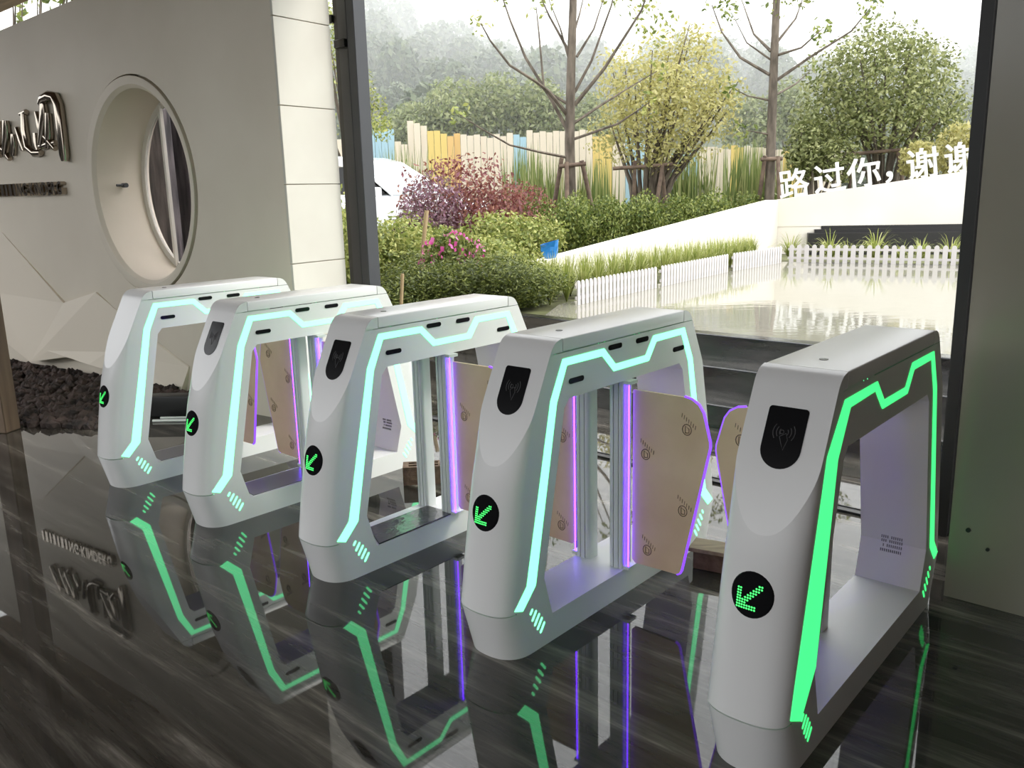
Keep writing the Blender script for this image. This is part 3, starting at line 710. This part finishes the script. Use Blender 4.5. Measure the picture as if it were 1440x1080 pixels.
for x, Y, sc, sz in ((545, 9.6, .95, 1.0), (590, 9.4, .9, .86), (655, 9.7, .9, .84), (682, 9.25, .85, .84), (708, 9.1, .68, .98), (754, 8.75, .55, .8), (705, 10.7, 1.0, .98), (640, 10.9, 1.0, .92), (565, 10.9, 1.0, .94), (742, 11.2, .85, 1.05)):
    p = at(x, 300, Y); i += 1
    shrub('lime_shrub', SL[i % 3], ST, p.x, p.y, i * 1.7, sc, 'lime green leafy shrub behind the dark evergreen shrubs', 'lime shrubs in the bed', sz)
p = at(635, 340, 8.75); z_ = empty('azalea', (p.x, p.y, gnd(p.x, p.y)), 0); z_.scale = (.8, .75, 1.18)
link('foliage', SZ[0], z_); link('blossom', SZ[1], z_); link('stems', ST, z_); tag(z_, 'azalea covered in bright pink blossom among the lime shrubs', 'shrub')
p = at(655, 240, 12.5); shrub('russet_shrub', SR[0], ST, p.x, p.y, .4, 1.25, 'russet red loose shrub in front of the coloured plank fence', None, 1.25)
p = at(712, 250, 12.9); shrub('russet_shrub', SR[0], ST, p.x, p.y, 2.4, .95, 'smaller russet shrub between the red shrub and the bare staked tree', None, 1.25)
p = at(600, 255, 11.9); shrub('mauve_shrub', SV[0], ST, p.x, p.y, 1.0, 1.05, 'mauve leaved shrub in front of the white car', None, 1.25)
for k in range(11):
    x = 750 + k * 33; Y = 12.7 + .21 * k; p = at(x, 285, Y); i += 1
    shrub('clipped_hedge_shrub', SM[i % 3], ST, p.x, p.y, i * 2.1, .78, 'mid green hedge shrub behind the cream ramp wall', 'hedge shrubs behind the ramp wall', 1.4)
for x, Y, sc in ((448, 8.4, .95), (462, 11, 1.0), (440, 9.8, 1.0)):
    p = at(x, 300, Y); i += 1
    shrub('lime_shrub', SL[i % 3], ST, p.x, p.y, i, sc, 'lime green shrub behind the folded door stiles', 'shrubs behind the door stiles', 1.4)
# pale stakes among the shrubs
for (xa, ya), (xb, yb), Y, rr, lb in (((584, 350), (600, 296), 9.0, .022, 'tan bamboo stake leaning among the lime shrubs'), ((556, 428), (566, 385), 7.2, .014, 'pale thin stake leaning in front of the dark shrubs')):
    b_ = at(xa, ya, Y); b_.z = gnd(b_.x, b_.y) - .02; mb = MB(); mb.tube([b_, at(xb, yb, Y)], rr, 8); tag(mb.build('garden_stake', M_bamboo, None, 40), lb, 'stake')
# picket fences
def picket_mesh(h, w_):
    mb = MB(); pts = [(-w_ / 2, 0), (w_ / 2, 0), (w_ / 2, h - w_ * .45), (w_ * .3, h - w_ * .12), (0, h), (-w_ * .3, h - w_ * .12), (-w_ / 2, h - w_ * .45)]
    mb.prism([(x, -.006, z) for x, z in pts], [(x, .006, z) for x, z in pts]); return mb.mesh('picket', M_picket)
PK, PK2 = picket_mesh(.225, .046), picket_mesh(.245, .058)
def fence(A, B, step, pk, label, h):
    d_ = B - A; n = max(2, int(d_.length / step)); rz = math.atan2(d_.y, d_.x)
    root = empty('picket_fence', A, rz); tag(root, label, 'fence', 'white picket fences around the pond')
    for k in range(n): link('picket', pk, root, (step * (k + .5), 0, -.005))
    for z in (.06, h * .72):
        mb = MB(); mb.box((step * n / 2, .012, z), (step * n, .012, .03)); mb.build('rail', M_picket, root)
Fm = FA + (FB - FA) * .47
fence(FA, Fm, .072, PK, 'white picket fence panel along the pond, next to the dark evergreen shrubs', .225)
fence(Fm + (FB - FA) * .008, FB, .072, PK, 'white picket fence panel along the pond, in front of the long cream ramp slope', .225)
fence(FB + (FC_ - FB) * .06, FC_, .072, PK, 'short white picket fence panel at the pond corner', .225)
fence(FC_ + Vector((.06, 0, 0)), FC_ + (FD - FC_) * .62, .098, PK2, 'white picket fence panel along the pond, under the white characters', .245)
# grass clumps behind the fences
def blade_mesh(n, ln, seed, omin=.25, omax=.8):
    rnd = random.Random(seed); mb = MB()
    for k in range(n):
        a = rnd.uniform(0, 6.28); l_ = ln * rnd.uniform(.6, 1.1); out = rnd.uniform(omin, omax); w_ = .009
        d_ = Vector((math.cos(a), math.sin(a), 0)); s_ = Vector((-d_.y, d_.x, 0)); V_ = []
        for i_ in range(5):
            t = i_ / 4; p = d_ * (l_ * out * t) + Vector((0, 0, l_ * (1.5 * t - 1.15 * t * t * out - .35 * t * t))); ww = w_ * (1 - t * .9)
            V_ += [p + s_ * ww, p - s_ * ww]
        mb.add(V_, [(2 * i_, 2 * i_ + 1, 2 * i_ + 3, 2 * i_ + 2) for i_ in range(4)])
    return mb.mesh('blades', L_blade, 'raw')
BL = [blade_mesh(85, .42, 70 + k) for k in range(3)]; BL2 = [blade_mesh(130, .54, 80 + k, .08, .5) for k in range(2)]
def clump(p, me, sc, label, group): 
    o = link('grass_clump', me, None, p); o.scale = (sc, sc, sc); o.rotation_euler = (0, 0, p.x * 7); tag(o, label, 'plant', group)
dl = (FC_ - FA).normalized(); nl = Vector((-dl.y, dl.x, 0))
for k in range(36):
    p = FA + (FC_ - FA) * ((k // 2 + .3 + .4 * (k % 2)) / 18) + nl * (.36 + (.24 - .004 * k) * (k % 2)); p.z = .40
    clump(p, BL2[(k // 2) % 2], .84 - .002 * k, 'arching yellow green grass between the picket fence and the ramp slope', 'grass along the ramp slope')
dr = (FD - FC_).normalized(); nr = Vector((-dr.y, dr.x, 0))
for k, x in enumerate((1112, 1168, 1192, 1232, 1268, 1296, 1338)):
    q = onplane(x, 345, FC_ + nr * .42, nr); q.z = .42
    clump(q, BL[k % 3], (1.15, 1.2, .8, 1.3, .8, .95, 1.1)[k], 'striped spider-like grass clump in front of the dark plinth', 'grass clumps by the dark plinth')
# cream ramp wall with dark plinth
GA, GB_, GC = at(762, 369, 9.35), at(1095, 281, 13.6), at(1365, 240, 12.9)
ZA, ZB_, ZC = GA.z, GB_.z, GC.z
GA, GB_, GC = [Vector((v.x, v.y, 0)) for v in (GA, GB_, GC)]
GD = GC + (GC - GB_) * 1.2; ZD = ZC + (ZC - ZB_) * 1.2
def wallseg(name, A, B, za, zb, ha, hb, th, m):
    d_ = (B - A).normalized(); n_ = Vector((-d_.y, d_.x, 0)); mb = MB()
    q = [A + Zu * za, B + Zu * zb, B + Zu * hb, A + Zu * ha]; mb.prism(q, [v + n_ * th for v in q]); return struct(name, mb, m)
wallseg('wall_ramp', GA, GB_, .38, .38, ZA, ZB_, .22, M_plaster)
d_ = (GD - GB_).normalized(); n_ = Vector((-d_.y, d_.x, 0)); GBx = GB_ - d_ * .02
zp = [onplane(1250, y, GB_, n_).z for y in (316.5, 321, 326, 333)]
wallseg('wall_back', GBx, GD, zp[0], zp[0], ZB_, ZD, .25, M_plaster)
sp_ = (onplane(1145, 320, GB_, n_) - GB_).dot(d_)
for k, (z0, z1, off) in enumerate(((.38, zp[2], -.22), (zp[2] - .005, zp[1], -.10), (zp[1] - .005, zp[0] + .003, .0))):
    mb = MB(); A = GB_ + d_ * (sp_ + .10 * k - .1) + n_ * off; B = GD + n_ * off; q = [A + Zu * z0, B + Zu * z0, B + Zu * z1, A + Zu * z1]
    mb.prism(q, [v + n_ * .24 for v in q]); struct('trim_%d' % (5 + k), mb, M_dark2)
mb = MB(); A = GB_; B = GB_ + d_ * (sp_ + .1); q = [A + Zu * .38 + n_ * .01, B + Zu * .38 + n_ * .01, B + Zu * (zp[0] + .01) + n_ * .01, A + Zu * (zp[0] + .01) + n_ * .01]; mb.prism(q, [v + n_ * .2 for v in q]); struct('wall_return', mb, M_plaster)
# blue bag
mb = MB(); rnd = random.Random(5); d_ = (GB_ - GA).normalized(); nb = Vector((-d_.y, d_.x, 0)); f0 = (onplane(783, 355, GA, nb) - GA).dot(d_); c = GA + d_ * f0 + nb * .10; c.z = ZA + (ZB_ - ZA) * f0 / (GB_ - GA).length + .083
for k in range(5):
    for q in range(12):
        a = 2 * math.pi * q / 12; rr = (.055, .085, .09, .10, .112)[k] * (1 + rnd.uniform(-.12, .12)); mb.v.append((c.x + rr * math.cos(a), c.y + .7 * rr * math.sin(a), c.z - .09 + .045 * k + (.03 * math.cos(a) if k == 4 else 0)))
for k in range(4):
    for q in range(12): mb.f.append((k * 12 + q, k * 12 + (q + 1) % 12, (k + 1) * 12 + (q + 1) % 12, (k + 1) * 12 + q))
mb.f.append(tuple(range(12)))
tag(mb.build('plastic_bag', M_blue), 'crumpled bright blue plastic bag lying at the end of the ramp wall', 'bag')
d_ = (GD - GB_).normalized(); n_ = Vector((-d_.y, d_.x, 0))
# white standing characters on the ramp wall
sg = empty('character_sign', GB_.lerp(GC, .5) + Zu * (ZB_ + ZC) / 2); tag(sg, 'row of white standing Chinese characters on top of the cream garden wall', 'sign')
for ch, xl, xr in (('\u8def', 1098, 1141), ('\u8fc7', 1147, 1192), ('\u4f60', 1193, 1241), ('\uff0c', 1246, 1262), ('\u8c22', 1277, 1322), ('\u8c22', 1330, 1376)):
    A = onplane(xl, 260, GB_, n_); B = onplane(xr, 255, GB_, n_); s_ = (A - GB_).dot(d_); wd_ = (B - A).dot(d_)
    zt = ZB_ + (ZD - ZB_) * (s_ + wd_ / 2) / (GD - GB_).length
    me = glyph_mesh(ch, .47, .03, M_letter, .004, .002)
    if not me.vertices: continue
    mnx, mxx = min(v.co.x for v in me.vertices), max(v.co.x for v in me.vertices); mny = min(v.co.y for v in me.vertices)
    k = min(1.15, wd_ / max(.01, mxx - mnx)) if ch != '\uff0c' else 1
    o = link('character', me, sg); tilt = math.atan2(ZD - ZB_, (GD - GB_).length)
    X_ = (d_ * math.cos(tilt) + Zu * math.sin(tilt)); Y_ = (Zu * math.cos(tilt) - d_ * math.sin(tilt))
    place(o, X_ * k, Y_, -n_, GB_ + d_ * (s_ - mnx * k) + n_ * .08 + Zu * (zt - mny - .012 - tilt * wd_ / 2))
    o.matrix_parent_inverse = Matrix.Translation(sg.location).inverted()

# ------------------------------------------------------------------ trees
def px_tree(name, Y, trunk, branches, label, leaves=None, leafm=None, jitter=.5, seed=0):
    rnd = random.Random(seed); base = at(*trunk[0][:2], Y); base.z = gnd(base.x, base.y); root = empty(name, base); tag(root, label, 'tree')
    inv = Matrix.Translation(root.location).inverted()
    mb = MB(); P = [Vector((base.x, base.y, base.z - .05))] + [at(x, y, Y) for x, y, r_ in trunk]; mb.tube(P, [trunk[0][2]] + [r_ for x, y, r_ in trunk], 10)
    o = mb.build('trunk', M_bark, root, 50); o.matrix_parent_inverse = inv
    tips = []
    for br, r0 in branches:
        dy = rnd.uniform(-jitter, jitter); n = len(br); mb = MB(); P = [at(x, y, Y + dy * i_ / (n - 1) * 1.6) for i_, (x, y) in enumerate(br)]
        mb.tube(P, [r0 * (1 - .75 * i_ / (n - 1)) for i_ in range(n)], 6); o = mb.build('branch', M_bark, root, 60); o.matrix_parent_inverse = inv; tips.append(P[-1])
    if leaves:
        B = [(tuple(p), (.22, .22, .2)) for p in tips] + [(tuple(at(x, y, Y)), (r_, r_, r_)) for x, y, r_ in leaves]
        o = link('leaves', leaf_cloud(B, 28 * len(B), .05, seed, .2).mesh('leaves', leafm, 'raw'), root); o.matrix_parent_inverse = inv
    return root
px_tree('bare_tree', 14, [(803, 280, .085), (801, 200, .08), (803, 100, .07), (806, 0, .058), (808, -110, .04)],
        [([(799, 163), (773, 130), (754, 115), (717, 92), (690, 58), (676, 33)], .034), ([(799, 185), (776, 141), (739, 81), (718, 30), (705, -8)], .034), ([(798, 146), (765, 126), (758, 48), (754, 10)], .026),
         ([(808, 148), (850, 96), (902, 15), (912, -15)], .034), ([(808, 130), (832, 85), (860, 7), (866, -20)], .028), ([(803, 78), (772, 22), (758, -10)], .024), ([(811, 80), (835, 41), (850, -6)], .022),
         ([(806, 174), (845, 148), (880, 126), (924, 100)], .026), ([(806, 196), (869, 174), (890, 160), (913, 144)], .024), ([(800, 222), (760, 214), (717, 204), (675, 180), (643, 159)], .024), ([(803, 60), (815, 20), (822, -10)], .022), ([(803, 95), (788, 40), (770, -5)], .02)],
        'bare tree with a straight grey trunk and upswept branches, staked in the bed', [(895, 5, .3), (925, 35, .35), (860, -5, .2)], L_lime, seed=1)
px_tree('bare_tree', 14.6, [(1082, 272, .08), (1085, 180, .075), (1088, 100, .066), (1092, 0, .055), (1094, -100, .04)],
        [([(1082, 105), (1041, 81), (1015, 45), (1001, 7)], .03), ([(1084, 72), (1060, 48), (1043, 0)], .026), ([(1092, 78), (1127, 67), (1156, 41)], .024), ([(1092, 113), (1138, 81), (1197, 44), (1225, 10)], .028), ([(1092, 133), (1119, 118), (1141, 98)], .02),
         ([(1093, 59), (1119, 26), (1130, -5)], .022), ([(1082, 141), (1052, 135), (1030, 124)], .02), ([(1081, 189), (1049, 183)], .018), ([(1085, 85), (1050, 60), (1030, 20)], .018)],
        'bare tree with a dark trunk beside the white characters, staked', [(1095, 2, .28), (1160, 48, .22), (1222, 15, .22), (1020, 8, .25)], L_mid, seed=2)
def stakes(Y, posts, bars, label):
    A = at(*posts[0][0], Y); root = empty('tree_stakes', (A.x, A.y, gnd(A.x, A.y))); tag(root, label, 'stakes'); inv = Matrix.Translation(root.location).inverted()
    for k, (a, b) in enumerate(posts):
        mb = MB(); pa = at(*a, Y + (-.35 if k % 2 else .3)); pa.z = gnd(pa.x, pa.y) - .03; mb.tube([pa, at(*b, Y)], .035, 8); o = mb.build('stake', M_stake, root, 50); o.matrix_parent_inverse = inv
    for a, b in bars:
        mb = MB(); mb.tube([at(*a, Y), at(*b, Y)], .033, 8); o = mb.build('crossbar', M_stake, root, 50); o.matrix_parent_inverse = inv
stakes(13.9, [((766, 280), (790, 222)), ((797, 282), (797, 228)), ((848, 288), (818, 226))], [((786, 234), (824, 230))], 'brown timber tripod stakes around the grey bare tree')
stakes(14.5, [((1060, 275), (1076, 219)), ((1102, 275), (1094, 220))], [((1070, 224), (1100, 223))], 'brown timber tripod stakes around the dark bare tree')
stakes(15.5, [((890, 280), (893, 226)), ((914, 282), (932, 230)), ((944, 284), (930, 231))], [((862, 237), (908, 234)), ((918, 233), (946, 231))], 'brown timber stakes under the yellow-green tree')
stakes(16.6, [((1195, 262), (1197, 218)), ((1290, 262), (1262, 214))], [((1180, 218), (1300, 208))], 'brown timber stakes under the round evergreen tree')
def crown_tree(name, Y, xb, yb, stems, blobs, n, size, leafm, label, seed, nst=14, shell=.35):
    rnd = random.Random(seed); base = at(xb, yb, Y); base.z = gnd(base.x, base.y); root = empty(name, base); tag(root, label, 'tree'); inv = Matrix.Translation(root.location).inverted()
    mb = MB(); B = []
    for (x, y, rx, rz) in blobs:
        p = at(x, y, Y); k = Y / F_PX; B.append(((p.x, p.y + rnd.uniform(-.5, .5), p.z), (rx * k, rx * k * .9, rz * k)))
    for q in range(nst):
        c, r_ = rnd.choice(B); e = Vector(c) + Vector((rnd.uniform(-.6, .6) * r_[0], rnd.uniform(-.6, .6) * r_[1], rnd.uniform(-.2, .7) * r_[2])); b0 = base + Vector((rnd.uniform(-.1, .1), rnd.uniform(-.1, .1), -.03))
        mid = b0.lerp(e, .5); mid.x = b0.x + (e.x - b0.x) * .32; mid.y = b0.y + (e.y - b0.y) * .32
        mb.tube([b0, b0.lerp(mid, .6), mid, mid.lerp(e, .55), e], [.05, .045, .035, .02, .008], 6)
    o = mb.build('stems', M_bark, root, 60); o.matrix_parent_inverse = inv
    o = link('foliage', leaf_cloud(B, n, size, seed, shell).mesh('foliage', leafm, 'raw'), root); o.matrix_parent_inverse = inv; return root
crown_tree('multi_stem_tree', 16, 906, 272, 14, [(930, 150, 85, 70), (890, 130, 55, 65), (975, 120, 60, 70), (1000, 170, 42, 50), (870, 190, 45, 40), (950, 75, 45, 38), (985, 55, 35, 30), (930, 215, 65, 30), (865, 95, 30, 35), (1015, 130, 30, 45)], 8500, .045, L_yel, 'airy yellow-green multi-stemmed tree between the two bare trees', 91, 22, .15)
crown_tree('round_evergreen_tree', 17, 1245, 262, 14, [(1245, 110, 95, 62), (1180, 150, 62, 50), (1310, 150, 55, 60), (1240, 65, 60, 38), (1290, 85, 50, 40), (1190, 100, 50, 45), (1150, 170, 40, 36), (1345, 180, 30, 45), (1245, 170, 100, 45)], 13000, .047, L_ever, 'round-crowned evergreen tree behind the white characters', 92, 26, .3)
crown_tree('round_evergreen_tree', 16.2, 1150, 262, 8, [(1150, 205, 36, 42), (1175, 225, 32, 32), (1135, 225, 25, 32)], 4200, .047, L_ever, 'low evergreen bush-tree left of the round crown, above the first white character', 93, 8, .3)
crown_tree('multi_stem_tree', 15, 1340, 262, 8, [(1345, 215, 32, 40), (1310, 225, 30, 28)], 3200, .045, L_yel, 'low yellow-green bush-tree beside the round evergreen tree', 96, 8, .3)
for k, (x, y, rx, rz) in enumerate(((585, 172, 40, 28), (640, 150, 42, 38), (700, 145, 40, 42), (758, 152, 36, 40), (830, 165, 34, 36), (1055, 165, 34, 36), (1110, 150, 34, 40))):
    crown_tree('pale_tree', 27, x, 262, 8, [(x, y, rx, rz), (x + rx * .5, y + rz * .5, rx * .7, rz * .7), (x - rx * .5, y + rz * .6, rx * .7, rz * .6)], 2400, .085, L_pale, 'pale yellow-green tree rising just behind the coloured plank fence', 120 + k, 8, .2)['group'] = 'pale trees behind the plank fence'
crown_tree('leafy_tree', 17.8, 500, 285, 8, [(528, 160, 20, 30), (538, 182, 20, 18), (515, 130, 16, 35), (462, 60, 22, 70), (460, 170, 20, 80)], 2400, .04, L_lime, 'lime green tree just behind the folded door stiles', 94, 8, .3)
for k, (x, sd) in enumerate(((40, 1), (66, 2))):
    crown_tree('leafy_tree', 16 + k * 3, x - 10, 300, 8, [(x, 10, 9, 40), (x + 4, -60, 60, 50)], 900, .09, L_mid, ('slim dark green tree' if k else 'slim leaning green tree') + ' seen over the top of the porthole wall', 97 + k, 8, .2)
# reed clumps in front of the plank fence
def reeds(n, h, wd_, seed):
    rnd = random.Random(seed); mb = MB()
    for k in range(n):
        x, y = rnd.gauss(0, wd_), rnd.gauss(0, .2); hh = h * rnd.uniform(.6, 1.05); lx = rnd.uniform(-.12, .12) * h
        p = [Vector((x + lx * t, y, hh * t)) for t in (0, .5, 1)]; w_ = .012
        mb.add([p[0] + Vector((w_, 0, 0)), p[0] - Vector((w_, 0, 0)), p[1] + Vector((w_, .01, 0)), p[1] - Vector((w_, .01, 0)), p[2]], [(0, 1, 3, 2), (2, 3, 4)])
    return mb.mesh('reeds', L_bamb, 'raw')
RD = [reeds(190, 2.1, .38, 3), reeds(150, 1.7, .34, 4)]
for k, x in enumerate((560, 610, 740, 765, 785, 835, 960, 1000, 1050, 1075)):
    p = at(x, 260, 18 + (k % 3) * .5); o = link('reed_clump', RD[k % 2], None, (p.x, p.y, gnd(p.x, p.y))); o.rotation_euler = (0, 0, k); tag(o, 'tall thin green reeds in front of the coloured plank fence', 'reeds', 'reeds by the plank fence')
# coloured plank fence
PC = {'w': mat('cream_plank_paint', (.66, .58, .46), .7), 'y': mat('yellow_plank_paint', (.66, .50, .17), .7), 'b': mat('blue_plank_paint', (.34, .50, .58), .7), 'o': mat('orange_plank_paint', (.64, .42, .17), .7)}
pf = empty('plank_fence', (at(700, 260, 21).x, 21, gnd(0, 21))); tag(pf, 'tall fence of cream, yellow and blue painted planks behind the trees', 'fence'); inv = Matrix.Translation(pf.location).inverted()
rnd = random.Random(12); x = 470; pat = [(520, 'w', 195), (556, 'b', 185), (572, 'w', 200), (608, 'w', 173), (632, 'y', 187), (652, 'o', 190), (722, 'w', 190), (746, 'b', 190), (800, 'w', 187), (836, 'w', 186), (862, 'y', 192), (884, 'w', 200), (906, 'b', 198), (940, 'w', 205), (985, 'b', 210), (1024, 'w', 208), (1045, 'y', 206), (1100, 'w', 208), (1130, 'y', 212), (1180, 'w', 214)]
pm = {}
while x < 1180:
    c_, tp = next((c_, t_) for xe, c_, t_ in pat if x < xe); hgt = round(at(x, tp + rnd.uniform(-4, 4), 21).z - pf.location.z, 2)
    if (c_, hgt) not in pm:
        mb = MB(); mb.box((0, 0, hgt / 2), (.145, .03, hgt)); pm[(c_, hgt)] = mb.mesh('plank', PC[c_])
    p = at(x, 250, 21); o = link('plank', pm[(c_, hgt)], pf, (p.x - pf.location.x, rnd.uniform(-.02, .02), 0)); x += 9.2
# white car behind the shrubs
def car():
    root = empty('parked_car', (0, 0, 0)); tag(root, 'white car parked behind the shrubs, only windscreen and bonnet showing', 'car')
    def loft(name, secs, m, sm=40):  # secs: (x, half width, z low, z high)
        mb = MB(); n = 0
        for x, hw, zl, zh in secs:
            r_ = min(.12, (zh - zl) * .3); pts = [(-hw, zl), (-hw, zh - r_), (-hw + r_ * .35, zh - r_ * .3), (-hw + r_, zh), (hw - r_, zh), (hw - r_ * .35, zh - r_ * .3), (hw, zh - r_), (hw, zl)]; n = len(pts)
            mb.v += [(x, y, z) for y, z in pts]
        for i_ in range(len(secs) - 1):
            for q in range(n): mb.f.append((i_ * n + q, i_ * n + (q + 1) % n, (i_ + 1) * n + (q + 1) % n, (i_ + 1) * n + q))
        mb.f += [tuple(range(n)), tuple(range((len(secs) - 1) * n, len(secs) * n))]
        return mb.build(name, m, root, sm)
    loft('lower_body', [(-2.2, .78, .45, .95), (-2.1, .88, .3, 1.08), (-1.2, .92, .25, 1.12), (.6, .92, .25, 1.10), (1.2, .91, .25, 1.05), (2.0, .86, .28, .92), (2.25, .76, .35, .78)], M_carwhite)
    loft('roof', [(-2.0, .66, 1.08, 1.2), (-1.6, .68, 1.5, 1.66), (-.6, .70, 1.58, 1.74), (.0, .69, 1.56, 1.72), (.35, .67, 1.50, 1.64)], M_carwhite)
    def quad(name, P, m): mb = MB(); mb.add(P, [tuple(range(len(P)))]); return mb.build(name, m, root)
    mb = MB(); P = [(.36, -.64, 1.58), (.36, .64, 1.58), (1.15, .80, 1.07), (1.15, -.80, 1.07)]; mb.prism(P, [(x - .03, y, z - .03) for x, y, z in P]); mb.build('windscreen', M_carglass, root)
    for s in (1, -1):
        mb = MB(); P = [(-1.7, s * .72, 1.5), (.3, s * .69, 1.55), (1.0, s * .83, 1.1), (-1.95, s * .84, 1.1)]; mb.prism(P, [(x, y - s * .03, z) for x, y, z in P]); mb.build('side_window', M_tyre, root)
        mb = MB(); mb.tube([(.33, s * .67, 1.60), (1.15, s * .82, 1.08)], .035, 8); mb.build('pillar', M_carwhite, root, 40)
        mb = MB(); mb.box((.95, s * 1.0, 1.12), (.12, .2, .15)); bevel(mb.build('wing_mirror', M_carwhite, root), .03, 2)
        mb = MB(); mb.tube([(1.13, s * .1 - .4, 1.09), (1.0, s * .1 + .15, 1.16)], .012, 6); mb.build('wiper', M_tyre, root)
        for x in (-1.4, 1.4):
            mb = MB(); mb.tube([(x, s * .72, .32), (x, s * .93, .32)], .32, 20); mb.build('wheel', M_tyre, root, 40)
    return root
cr_ = car(); ang = R(-28); cr_.rotation_euler = (0, 0, ang)
tgt = at(553, 273, 14.3); off = Matrix.Rotation(ang, 3, 'Z') @ Vector((1.15, -.8, 1.08)); cr_.location = (tgt.x - off.x, tgt.y - off.y, tgt.z - off.z)
# ------------------------------------------------------------------ hill with trees, in haze
M_hill = noise_color(mat('hill_ground', (.08, .1, .05), .9), (.05, .07, .03), (.12, .14, .07), nscale=.3)
RID = [(-200, 110), (300, 80), (480, 62), (540, 42), (600, 60), (650, 74), (700, 90), (760, 92), (830, 98), (1000, 100), (1100, 112), (1200, 120), (1370, 110), (1800, 110)]
def hill():
    mb = MB(); rows = [(26, 0), (34, .25), (46, .55), (62, .82), (80, 1.0), (110, .9)]; xs = list(range(-400, 2001, 50))
    for Y, k in rows:
        for x in xs:
            yr = lerp(RID, x) + 48; top = at(x, yr, 80).z; p = at(x, 270, Y); mb.v.append((p.x, p.y, .6 + k * (top - .6)))
    n = len(xs)
    for i_ in range(len(rows) - 1):
        for k in range(n - 1): mb.f.append((i_ * n + k, i_ * n + k + 1, (i_ + 1) * n + k + 1, (i_ + 1) * n + k))
    struct('ground_hill', mb, M_hill, 60)
    return rows
rows = hill()
HT = [leaf_cloud([((0, 0, 2.6), (1.7, 1.7, 1.7)), ((.4, .2, 3.0), (1.4, 1.4, 1.5))], 900, .25, 200 + k, .5, .6).mesh('hill_tree', L_hill, 'raw') for k in range(3)]
rnd = random.Random(77); spots = []
while len(spots) < 220:
    x = rnd.uniform(440, 1440) if rnd.random() < .66 else rnd.uniform(440, 800); kk = rnd.random() ** .8; Y = 28 + 52 * kk; p = at(x, 270, Y); s_ = rnd.uniform(.6, 1.1) * (.62 + .35 * kk)
    for tries in range(40):
        if all((p.x - a) ** 2 + (p.y - b) ** 2 > (1.55 * (s_ + c_)) ** 2 for a, b, c_, _ in spots): break
        x = rnd.uniform(420, 1460); kk = rnd.random() ** .7; Y = 27 + 54 * kk; p = at(x, 270, Y); s_ = rnd.uniform(.6, 1.1) * (.62 + .35 * kk)
    spots.append((p.x, p.y, s_, x))
for k, (px_, py_, s_, x) in enumerate(spots):
    top = at(x, lerp(RID, x) + 48, 80).z; f_ = lerp(rows, py_)
    o = link('hill_tree', HT[k % 3], None, (px_, py_, .4 + f_ * (top - .6))); o.scale = (s_, s_, s_ * rnd.uniform(.8, 1.25)); o.rotation_euler = (0, 0, rnd.uniform(0, 6))
    tag(o, 'leafy tree on the misty hillside beyond the plank fence', 'tree', 'trees on the hillside')

mb = MB(); q = [(-70, 22.3, .7), (110, 22.3, .7), (140, 87, .7), (-100, 87, .7)]; mb.prism(q, [(x, y, 42) for x, y, z in q])
M_haze = bpy.data.materials.new('hill_mist'); M_haze.use_nodes = True; nt = M_haze.node_tree; nt.nodes.remove(nt.nodes['Principled BSDF'])
vsn = nt.nodes.new('ShaderNodeVolumeScatter'); vsn.inputs['Color'].default_value = (.97, .98, 1, 1); vsn.inputs['Density'].default_value = .02; vsn.inputs['Anisotropy'].default_value = .2
nt.links.new(vsn.outputs[0], nt.nodes['Material Output'].inputs['Volume'])
tag(mb.build('hill_mist', M_haze), 'pale mist hanging over the wooded hillside', 'mist', kind='stuff')
